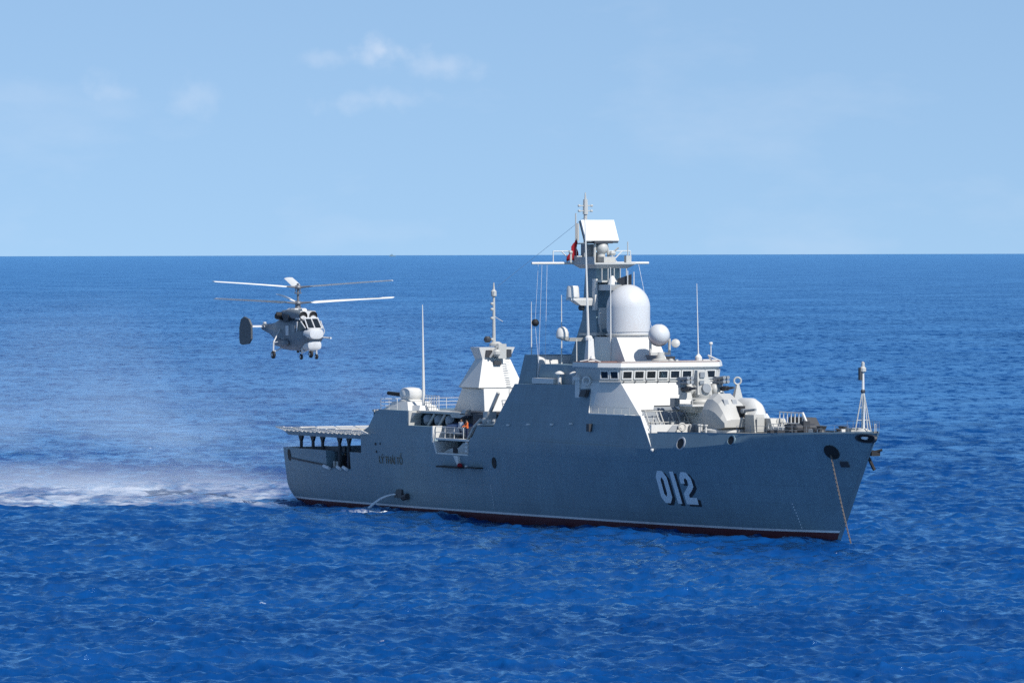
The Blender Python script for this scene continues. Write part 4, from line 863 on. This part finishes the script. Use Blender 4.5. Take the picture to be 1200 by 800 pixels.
for q in ((98.3, 0.0), (99.6, -0.75), (99.6, 0.75), (100.4, 0.0)): mb.tube((q[0], q[1], 8.8), (99.6+(q[0]-99.6)*0.12, q[1]*0.12, 12.0), 0.05, 0.04, 6)
for z in (9.8, 10.8): mb.path([(98.3+1.3*(z-8.8)/3.4, 0, z), (99.6, -0.75*(1-(z-8.8)/3.4), z), (99.6, 0.75*(1-(z-8.8)/3.4), z)], 0.035, 5)
mb.lathe((99.6, 0, 8.78), [(0.75, 0), (0.6, 0.15), (0.35, 0.35), (0, 0.35)], n=16); mb.build('mast_struts', M['grey'], bm_)
MB().box(99.45, 99.7, -0.35, -0.1, 13.0, 14.0).ball((99.6, 0, 12.1), 0.2, 8).build('mast_lamp', M['dark'], bm_)
MB().lathe((99.6, 0, 13.6), [(0.16, 0), (0.26, 0.1), (0.26, 0.35), (0.14, 0.5), (0.14, 0.8), (0, 0.9)], n=10).build('lamp_lantern', M['grey'], bm_)
mb = MB().tube((101.1, 0.3, 8.8), (101.1, 0.3, 9.5), 0.03).tube((101.4, 0, 8.8), (101.4, 0, 9.5), 0.03).tube((101.1, 0.3, 9.5), (101.4, 0, 9.5), 0.03); mb.build('jack_frame', M['grey'], bm_)

for o in list(ship.children_recursive):
    st = o.name.split('.')[0]
    if st in ('canvas_bundle', 'deck_pillars', 'deck_locker_and_gap', 'bollard', 'mooring_rope', 'guard_rail', 'step_rungs', 'mushroom_vent', 'sill_brackets', 'stay', 'shell_slot', 'boat_crane', 'draught_marks', 'platform_boxes', 'head_opening', 'locker_door', 'sight_window', 'mast_bracket', 'platform_supports', 'rigging', 'yard_stays', 'cabin_window', 'mast_lamp', 'tower_gallery', 'mast_casing', 'exhaust_uptake', 'launcher_rail', 'safety_net', 'gun_slot'):
        nm = {'deck_pillars': 'deck_pillar', 'step_rungs': 'step_rung', 'sill_brackets': 'sill_bracket', 'draught_marks': 'draught_mark', 'platform_boxes': 'platform_box', 'platform_supports': 'platform_support', 'yard_stays': 'yard_stay', 'rigging': 'rigging_wire'}.get(st, st)
        o.name = nm
        if st not in ('platform_supports',): split(o)

# ------------------------------------------------------------------ things carried by the ship
SH = ship.matrix_basis.copy() if False else Matrix.Translation((-17.245, 560.176, 0.0)) @ Matrix.Rotation(R(-62.915), 4, 'Z')
def at_ship(o, s, t, z, rz=0.0):
    o.location = SH @ Vector((s, t, z)); o.rotation_euler = (0, 0, R(-62.915)+rz); return o
def person(label, s, t, z, top, legs, pose=0, rz=0.0, group='crew on the warship'):
    """one continuous skinned body; hair is a child"""
    me = bpy.data.meshes.new('person'); bm = bmesh.new(); lay = None
    armx = [0.0, 0.28, 0.42][pose]
    J = {'pel': (0, 0, .95, .155), 'waist': (0, 0, 1.10, .14), 'chest': (0.01, 0, 1.32, .165), 'neck': (0.0, 0, 1.50, .06), 'hd': (0.02, 0, 1.60, .095), 'crown': (0.01, 0, 1.70, .085)}
    for sd, n in ((1, 'l'), (-1, 'r')):
        J['sh'+n] = (0, .19*sd, 1.42, .07); J['el'+n] = (-0.02+armx*.5, .25*sd, 1.16, .048); J['wr'+n] = (0.05+armx, .22*sd, .94+armx*.5, .035); J['ha'+n] = (0.08+armx*1.15, .21*sd, .86+armx*.6, .042)
        J['hip'+n] = (0, .095*sd, .88, .10); J['kn'+n] = (0.03, .11*sd, .49, .065); J['an'+n] = (-0.01, .12*sd, .09, .048); J['to'+n] = (0.17, .14*sd, .045, .042)
    E_ = [('pel', 'waist'), ('waist', 'chest'), ('chest', 'neck'), ('neck', 'hd'), ('hd', 'crown')]
    for n in 'lr': E_ += [('chest', 'sh'+n), ('sh'+n, 'el'+n), ('el'+n, 'wr'+n), ('wr'+n, 'ha'+n), ('pel', 'hip'+n), ('hip'+n, 'kn'+n), ('kn'+n, 'an'+n), ('an'+n, 'to'+n)]
    ks = list(J); vs = {k: bm.verts.new(J[k][:3]) for k in ks}
    for a, b in E_: bm.edges.new((vs[a], vs[b]))
    bm.to_mesh(me); bm.free()
    o = bpy.data.objects.new('person', me); C.objects.link(o)
    o.modifiers.new('skin', 'SKIN'); me.skin_vertices.new() if not me.skin_vertices else None
    for i, k in enumerate(ks): me.skin_vertices[0].data[i].radius = (J[k][3],)*2
    me.skin_vertices[0].data[0].use_root = True
    sb = o.modifiers.new('sub', 'SUBSURF'); sb.levels = 2; sb.render_levels = 2
    bpy.context.view_layer.update()
    m2 = bpy.data.meshes.new_from_object(o.evaluated_get(bpy.context.evaluated_depsgraph_get())); o.modifiers.clear(); o.data = m2
    m2.materials.clear()
    for m in (top, legs, M['skin'], M['black']): m2.materials.append(m)
    for p in m2.polygons:
        c = p.center; hand = abs(c.y) > .15 and c.z < .96+armx*.62 and c.z > .7 and (armx > 0 and c.x > .05+armx*.9 or armx == 0 and c.z < .92)
        p.material_index = 2 if c.z > 1.47 or hand else 3 if c.z < 0.10 else 0 if c.z > .96 or abs(c.y) > .19 and c.z > .7 else 1
        p.use_smooth = True
    h = MB().ball((-0.01, 0, 1.665), .108, 12, (1, .9, .85)).build('hair', M['hair'], o)
    at_ship(o, s, t, z, rz); tag(o, label, 'person', group)
    return o
person('crew member in an orange vest leaning at the rail of the midship boat bay', 40.2, -5.7, 6.8, M['orange'], M['navy'], 1, R(-90))
person('crew member in pale clothes beside the orange vested one at the boat bay', 38.9, -5.6, 6.8, M['stripe'], M['navy'], 0, R(-60))
person('crew member in navy clothes standing under the front end of the flight deck', 14.3, -5.0, 3.02, M['navy'], M['navy'], 0, R(-90), 'crew on the mooring deck')
person('crew member in a light shirt near the winches under the flight deck', 16.9, -4.2, 3.02, M['canvas'], M['navy'], 1, R(-120), 'crew on the mooring deck')
person('crew member with a white top standing at the after gap under the flight deck', 12.2, -4.3, 3.02, M['white'], M['navy'], 0, R(-80), 'crew on the mooring deck')

# covered boat in the bay
bt = empty('boat'); at_ship(bt, 37.9, -5.0, 6.8)
tag(bt, 'small boat under a blue cover in the midship boat bay', 'boat')
def bsec(x, w, zb, zt): return [(x, -w, zt), (x, -w*0.8, zb+(zt-zb)*0.4), (x, 0, zb), (x, w*0.8, zb+(zt-zb)*0.4), (x, w, zt)]
MB().loft([bsec(-2.3, .7, .3, .9), bsec(-1, .85, .15, .9), bsec(0.8, .8, .15, .95), bsec(2.0, .4, .35, 1.05), bsec(2.4, .05, .7, 1.1)]).build('hull', M['canvas'], bt)
def csec(x, w, z0, h): return [(x, w*math.cos(a), z0+h*math.sin(a)) for a in [math.pi*k/8 for k in range(9)]]
MB().loft([csec(-2.3, .75, .88, .12), csec(-1.6, .9, .88, .4), csec(0, .9, .9, .5), csec(1.5, .65, .98, .35), csec(2.35, .1, 1.08, .05)]).build('cover', M['tarp'], bt)
MB().box(-1.6, -1.3, -.5, .5, 0, .4).box(1.0, 1.3, -.45, .45, 0, .45).build('cradle', M['grey'], bt)

# flag at the mast and black anchor ball on its halyard
fl = empty('flag'); at_ship(fl, 53.6, -1.75, 22.4); tag(fl, 'small red flag hanging limp beside the main mast', 'flag')
MB().tube((0, 0, 0), (0, 0, 2.1), 0.03, n=6).build('flagpole', M['grey'], fl)
mb = MB(); n = 7; g = []
for i in range(n+1):
    z = 2.0-1.75*i/n; wd = 0.12+1.15*(i/n)**0.9
    g.append([(0.05*math.sin(i+j), -wd*(j/4)+0.08*math.sin(1.7*i+2*j)+(0.25*i/n), z-0.12*(j/4)) for j in range(5)])
for i in range(n):
    for j in range(4): mb.poly([g[i][j], g[i][j+1], g[i+1][j+1], g[i+1][j]], [(0, 1, 2, 3)])
bmesh.ops.remove_doubles(mb.bm, verts=mb.bm.verts, dist=0.001)
o = mb.build('cloth', M['flagred'], fl, 60); md_ = o.modifiers.new('s', 'SOLIDIFY'); md_.thickness = 0.02
ab = empty('anchor_ball'); at_ship(ab, 52.2, -5.05, 16.9); tag(ab, 'black round day shape hanging on a line left of the main mast', 'day shape')
MB().ball((0, 0, 0.3), 0.33, 16).build('ball', M['black'], ab); MB().tube((0, 0, 0.6), (0.6, 0, 5.4), 0.014, n=4).tube((0, 0, 0), (0.2, 0.2, -3.2), 0.014, n=4).build('halyard', M['stripe'], ab)

# ------------------------------------------------------------------ helicopter (local: x nose, y port, z up from the wheels)
hc = empty('helicopter', (-20.5, 560.0, 13.29), R(-63.0)); hc.scale = (1.109,)*3
tag(hc, 'grey naval helicopter with two stacked three-blade rotors hovering astern of the warship', 'helicopter')
hc.rotation_euler = (R(0.5), R(1.0), R(-63))
def hs(x, w, zb, zt, e=2.6, n=24, dz=0.0):
    P = []
    for k in range(n):
        a = 2*math.pi*k/n; c, s = math.cos(a), math.sin(a); f = 2/e
        P.append((x, w*math.copysign(abs(c)**f, c), (zb+zt)/2+(zt-zb)/2*math.copysign(abs(s)**f, s)))
    return P
fus = MB().loft([hs(3.95, .45, 1.95, 2.5), hs(3.85, .72, 1.75, 2.62), hs(3.5, .86, 1.35, 2.75), hs(3.0, .93, 1.0, 2.95), hs(2.7, .95, .85, 3.5, 3), hs(1.8, .97, .72, 3.45, 3.2), hs(0, 1.0, .68, 3.45, 3.4), hs(-1.8, .98, .72, 3.42, 3.2), hs(-2.8, .82, 1.0, 3.3), hs(-3.6, .6, 1.45, 3.05), hs(-5.0, .42, 1.95, 2.85), hs(-6.6, .3, 2.25, 2.8)]).build('fuselage', M['heli'], hc, 40)
nose = MB().loft([hs(4.12, .3, 1.95, 2.5), hs(4.08, .62, 1.8, 2.62), hs(3.75, .82, 1.72, 2.7), hs(3.3, .90, 1.72, 2.72)]).build('nose', M['helilight'], hc, 40)
MB().loft([hs(3.85, .3, 1.0, 1.55), hs(3.7, .62, .82, 1.66), hs(3.2, .74, .78, 1.68), hs(2.6, .7, .78, 1.6)]).build('radar_chin', M['helilight'], hc, 40)
# windscreen: three raked panes with pale frames
ws = MB().poly([(3.76, -.66, 2.66), (3.76, .66, 2.66), (2.95, .62, 3.50), (2.95, -.62, 3.50), (3.3, -.62, 2.6), (3.3, .62, 2.6), (2.7, .58, 3.3), (2.7, -.58, 3.3)], [(0, 1, 2, 3), (7, 6, 5, 4), (0, 4, 5, 1), (1, 5, 6, 2), (2, 6, 7, 3), (3, 7, 4, 0)]).build('windscreen', M['glass'], hc)
mb = MB()
for t in (-.62, 0.0, .62): mb.tube((3.77, t*1.06, 2.66), (2.97, t, 3.52), .06, n=6)
mb.tube((3.77, -.68, 2.68), (3.77, .68, 2.68), .05, n=6).tube((2.96, -.64, 3.52), (2.96, .64, 3.52), .08, n=6); mb.build('windscreen_frame', M['helilight'], hc)
for sd in (-1, 1):
    mb = MB()
    mb.poly([(3.55, sd*.84, 2.68), (2.75, sd*.97, 2.45), (2.35, sd*.985, 2.6), (2.35, sd*.97, 3.22), (2.9, sd*.90, 3.26), (3.55, sd*.70, 2.68), (2.75, sd*.8, 2.45), (2.35, sd*.8, 2.6), (2.35, sd*.8, 3.22), (2.9, sd*.7, 3.26)], [(0, 1, 2, 3, 4), (9, 8, 7, 6, 5), (0, 5, 6, 1), (1, 6, 7, 2), (2, 7, 8, 3), (3, 8, 9, 4), (4, 9, 5, 0)])
    mb.build('side_window', M['glass'], hc)
    mb = MB().tube((2.9, sd*.93, 3.28), (3.6, sd*.82, 2.70), .05, n=6).tube((2.33, sd*1.0, 2.5), (2.33, sd*.98, 3.25), .06, n=6).tube((2.2, sd*1.0, 2.4), (2.2, sd*.99, 3.2), .05, n=6); mb.build('side_window_frame', M['helilight'], hc)
    mb = MB().box(1.25, 1.85, sd*.99-.02, sd*.99+.02, 2.35, 2.9); mb.build('cabin_window', M['mid'], hc)
    mb = MB().box(0.0, 0.55, sd*1.0-.03, sd*1.0+.035, 2.0, 2.85).box(-0.9, -0.35, sd*1.0-.03, sd*1.0+.035, 1.1, 1.75); mb.build('side_panel', M['helilight'], hc)
    # side fuel pod
    MB().lathe((-1.2, sd*1.08, 1.35), [(.05, -.9), (.28, -.7), (.34, 0), (.34, 1.2), (.26, 1.7), (.05, 1.9)], (1, 0, 0), 16).build('fuel_pod', M['heli'], hc)
    # engine with round intake
    en = MB().loft([[(x, sd*.47+y*1.0, z+0.05) for _, y, z in hs(x, w, 3.35, h)] for x, w, h in ((2.35, .36, 4.02), (2.0, .42, 4.1), (0.6, .46, 4.2), (-1.2, .44, 4.1), (-1.9, .3, 3.8))]).build('engine', M['heli'], hc, 40)
    MB().lathe((2.33, sd*.47, 3.73), [(.36, 0), (.37, .14), (.31, .15), (.29, .07), (0.0, .06)], (1, 0, 0), 20).build('intake', M['black'], en)
    mb = MB().lathe((-1.2, sd*.8, 3.72), [(.26, 0), (.26, .5), (.2, .5), (.2, .3), (0, .3)], (-0.3, sd*1, 0), 14); mb.build('exhaust', M['black'], en)
MB().frus((-1.4, 2.2, -.25, .25, 3.4), (-.6, 1.6, -.2, .2, 4.3)).frus((-.9, 1.1, -.75, .75, 4.0), (-.5, .8, -.5, .5, 4.32)).frus((1.6, 2.42, -.85, .85, 3.4), (1.7, 2.36, -.7, .7, 4.12)).build('engine_cowling', M['helilight'], hc)
mb = MB().box(-.5, 0.5, -1.02, -.5, 3.3, 3.75).tube((-1.2, -.85, 3.55), (-1.9, -.95, 3.6), .28, n=10); mb.build('oil_cooler', M['dark'], hc)
# tail: stabiliser and two end fins
MB().poly([(-6.9, -1.75, 2.55), (-5.7, -1.75, 2.55), (-5.6, 1.75, 2.55), (-6.9, 1.75, 2.55), (-6.85, -1.75, 2.68), (-5.85, -1.75, 2.68), (-5.75, 1.75, 2.68), (-6.85, 1.75, 2.68)], [(0, 3, 2, 1), (4, 5, 6, 7), (0, 1, 5, 4), (1, 2, 6, 5), (2, 3, 7, 6), (3, 0, 4, 7)]).build('stabiliser', M['helilight'], hc)
for sd in (-1, 1):
    F = []
    y0 = sd*1.8
    out = [(-7.35, 1.25), (-7.0, 1.15), (-6.0, 1.25), (-5.55, 1.7), (-5.55, 2.9), (-5.95, 3.4), (-6.7, 3.6), (-7.2, 3.35), (-7.45, 2.6), (-7.45, 1.6)]
    n = len(out); toe = .13*sd
    mb = MB().poly([(x, y0+(x+6.5)*-toe-.08, z-.15) for x, z in out]+[(x, y0+(x+6.5)*-toe+.08, z-.15) for x, z in out], [tuple(range(n)), tuple(range(n, 2*n))[::-1]]+[(i, i+n, (i+1) % n+n, (i+1) % n) for i in range(n)])
    mb.build('tail_fin', M['fin'], hc, 30)
mb = MB().tube((-5.6, -.5, 2.75), (-5.6, -.5, 3.0), .08).ball((-5.5, -.45, 2.9), .15, 8); mb.build('tail_lamp', M['helilight'], hc)
# landing gear
def wheel(par, x, y, r=.3, w=.2):
    wl = MB().lathe((x, y-w/2, r), [(.05, 0), (r*.8, 0), (r, w*.2), (r, w*.8), (r*.8, w), (.05, w)], (0, 1, 0), 20).build('tyre', M['black'], par)
    MB().lathe((x, y-w/2-.015, r), [(.01, 0), (r*.45, 0), (r*.45, w+.03), (.01, w+.03)], (0, 1, 0), 14).build('rim', M['helilight'], par)
for sd in (-1, 1):
    g = MB().tube((-0.9, sd*1.78, .35), (-0.95, sd*1.72, 1.4), .07).tube((-0.95, sd*1.72, 1.4), (-1.2, sd*1.0, 2.5), .06).tube((-0.9, sd*1.78, .55), (-0.7, sd*.9, 1.0), .055).tube((-.95, sd*1.72, 1.35), (-.4, sd*1.0, 1.55), .05).tube((-0.9, sd*1.66, .3), (-0.9, sd*1.85, .3), .05).build('main_gear', M['helilight'], hc)
    wheel(g, -0.9, sd*1.78, .33, .24)
    g = MB().tube((2.55, sd*.72, .28), (2.6, sd*.66, 1.0), .07).tube((2.6, sd*.66, .75), (1.9, sd*.5, 1.0), .05).tube((2.58, sd*.62, .62), (2.58, 0, .86), .05).build('nose_gear', M['helilight'], hc)
    wheel(g, 2.5, sd*.72, .24, .18)
mb = MB().tube((3.3, .8, 1.9), (3.9, 1.35, 1.85), .06).box(3.5, 4.1, 1.25, 1.4, 1.78, 1.92).path([(3.3, .92, 2.9), (3.35, 1.1, 2.4), (3.3, .95, 2.0)], .04, 5); mb.build('pitot_arm', M['helilight'], hc)
MB().tube((0.3, 0, .7), (0.3, 0, .5), .12).ball((1.3, -.2, .68), .12, 8).build('belly_antenna', M['dark'], hc)
# coaxial rotors: mast, two hubs, three blades each
mst = MB().tube((0.35, 0, 4.2), (0.35, 0, 6.45), .11, n=12).tube((0.35, 0, 4.25), (0.35, 0, 4.6), .26, .16, 12).build('rotor_mast', M['bladedark'], hc)
def rotor(zh, wa, rad, cone, name='rotor', sg=1):
    hub = MB().lathe((0.35, 0, zh-.14), [(.12, 0), (.3, .05), (.34, .16), (.28, .28), (.12, .34), (0, .36)], n=16)
    hub.path([(0.35+.28*math.cos(a), .28*math.sin(a), zh-.5) for a in [k*math.pi/3 for k in range(7)]], .05, 5)
    for a in range(3):
        an = a*2.094+.5; hub.tube((0.35+.28*math.cos(an), .28*math.sin(an), zh-.5), (0.35+.2*math.cos(an), .2*math.sin(an), zh), .035, n=5)
    hb_ = hub.build(name+'_hub', M['bladedark'], hc)
    for a in wa:
        la = R(a)-R(-63.0)
        mb = MB(); d = Vector((math.cos(la), math.sin(la), 0)); p = Vector((-d.y, d.x, 0)); up = Vector((0, 0, 1))
        o0 = Vector((0.35, 0, zh)); ct, st = math.cos(R(cone)), math.sin(R(cone))
        e = d*ct+up*st
        mb.tube(o0+e*.2, o0+e*1.35, .10, .06, 8); mb.box(0, 0, 0, 0, 0, 0) if False else None
        g = mb.build('blade_grip', M['bladedark'], hb_)
        mb = MB(); rings = []
        for q in (1.15, 1.5, 1.55, 3.5, 5.5, 7.2, rad-.15, rad):
            ch = .16 if q < 1.5 else .74 if q < rad-.01 else .5
            tw = R(17-8*q/rad); drp = 0.055*((q/rad)**2)*-2.0
            c = o0+e*q+up*drp; cd = p*math.cos(tw)+up*math.sin(tw)*sg; nn = e.cross(cd).normalized()
            rings.append([tuple(c+cd*ch*.5), tuple(c+cd*ch*.2+nn*.045), tuple(c-cd*ch*.25+nn*.03), tuple(c-cd*ch*.5), tuple(c-cd*ch*.25-nn*.02), tuple(c+cd*ch*.2-nn*.035)])
        mb.loft(rings).build('rotor_blade', M['blade'], hb_)
rotor(6.1, (-16, 214, 98), 8.5, 5.0, 'rotor', -0.7)
rotor(4.75, (-12, 215, 103), 8.45, 4.3, 'lower_rotor')

# ------------------------------------------------------------------ a ship far away on the horizon
ds = empty('distant_ship', (-1827.0, 90000.0, 0.0), R(8)); ds.scale = (3, 3, 3); tag(ds, 'tiny hazy ship far off on the horizon at left', 'ship')
MB().loft([[(x, -w, 4), (x, -w*.8, -0.5), (x, w*.8, -0.5), (x, w, 4)] for x, w in ((-16, 3), (-10, 4), (12, 4), (18, .5))]).build('hull', M['hull'], ds)
MB().box(-10, 4, -3, 3, 4, 9).box(-4, 1, -2, 2, 9, 12).box(-2, -1, -.5, .5, 12, 17).build('superstructure', M['hull'], ds)

# ------------------------------------------------------------------ downwash spray (one volume)
def spray_volume(name, x0, x1, y0, y1, z1, label, fn, col=(0.90, 0.95, 0.99, 1)):
    o = MB().box(x0, x1, y0, y1, -0.9, z1).build(name, [], None, smooth=0)
    o.data.materials.clear(); m = bpy.data.materials.new(name+'_air'); m.use_nodes = True; t = m.node_tree; t.nodes.clear(); L = t.links.new
    out = N(t, 'ShaderNodeOutputMaterial'); v = N(t, 'ShaderNodeVolumePrincipled'); L(v.outputs[0], out.inputs['Volume'])
    v.inputs['Color'].default_value = col; v.inputs['Anisotropy'].default_value = 0.0
    g = N(t, 'ShaderNodeNewGeometry'); sp = N(t, 'ShaderNodeSeparateXYZ'); L(g.outputs['Position'], sp.inputs[0])
    def noise(sc, det, rough, off, dist=0.0):
        mp = N(t, 'ShaderNodeMapping'); mp.inputs['Scale'].default_value = sc; mp.inputs['Location'].default_value = off; L(g.outputs['Position'], mp.inputs[0])
        n = N(t, 'ShaderNodeTexNoise'); n.inputs['Scale'].default_value = 1; n.inputs['Detail'].default_value = det; n.inputs['Roughness'].default_value = rough; n.inputs['Distortion'].default_value = dist; L(mp.outputs[0], n.inputs[0]); return n.outputs[0]
    def ramp(src, a, b_, lo=0.0, hi=1.0):
        r = N(t, 'ShaderNodeMapRange', interpolation_type='SMOOTHSTEP'); L(src, r.inputs[0])
        for q, val in zip((1, 2, 3, 4), (a, b_, lo, hi)): r.inputs[q].default_value = val
        return r.outputs[0]
    def M_(op, a, b_):
        n = N(t, 'ShaderNodeMath', operation=op)
        for i, s in enumerate((a, b_)):
            if isinstance(s, (int, float)): n.inputs[i].default_value = s
            else: L(s, n.inputs[i])
        return n.outputs[0]
    L(fn(noise, ramp, M_, sp.outputs), v.inputs['Density']); o.data.materials.append(m)
    m.cycles.volume_step_rate = 1.0
    tag(o, label, 'spray', kind='stuff'); return o
def low(noise, ramp, M_, s):
    x, y, z = s
    n = noise((0.05, 0.05, 0.25), 4, 0.55, (0, 0, 0), 0.5)
    h = M_('MULTIPLY', ramp(n, 0.3, 0.7), 2.0); h = M_('ADD', h, 0.6)
    e = M_('DIVIDE', z, h); e = M_('MULTIPLY', e, e); e = M_('MULTIPLY', e, -1.0); e = M_('EXPONENT', e, 0)
    d = M_('MULTIPLY', e, ramp(n, 0.28, 0.60)); d = M_('MULTIPLY', d, ramp(x, -19.0, -30.0)); d = M_('MULTIPLY', d, ramp(y, 551.0, 560.0)); d = M_('MULTIPLY', d, ramp(y, 640.0, 600.0)); d = M_('MULTIPLY', d, ramp(x, -135.0, -90.0))
    return M_('MULTIPLY', d, 0.021)
spray_volume('spray', -140, -19, 550, 662, 6.0, 'low white sheet of spray blown over the sea astern of the warship', low)
def high(noise, ramp, M_, s):
    x, y, z = s
    n = noise((0.045, 0.02, 0.055), 4, 0.6, (3, 0, 5), 0.8)
    d = ramp(n, 0.38, 0.70)
    e = M_('MULTIPLY', z, -0.13); e = M_('EXPONENT', e, 0); d = M_('MULTIPLY', d, M_('ADD', e, 0.03)); d = M_('MULTIPLY', d, ramp(x, 12.0, -30.0)); d = M_('MULTIPLY', d, ramp(z, 21.0, 12.0)); d = M_('MULTIPLY', d, ramp(y, 640.0, 655.0)); d = M_('MULTIPLY', d, ramp(y, 790.0, 740.0)); d = M_('MULTIPLY', d, ramp(x, -150.0, -100.0))
    return M_('MULTIPLY', d, 0.0135)
spray_volume('mist', -150, 14, 640, 790, 21.0, 'thin pale mist drifting up from the spray behind the helicopter', high, (0.72, 0.88, 1.0, 1))
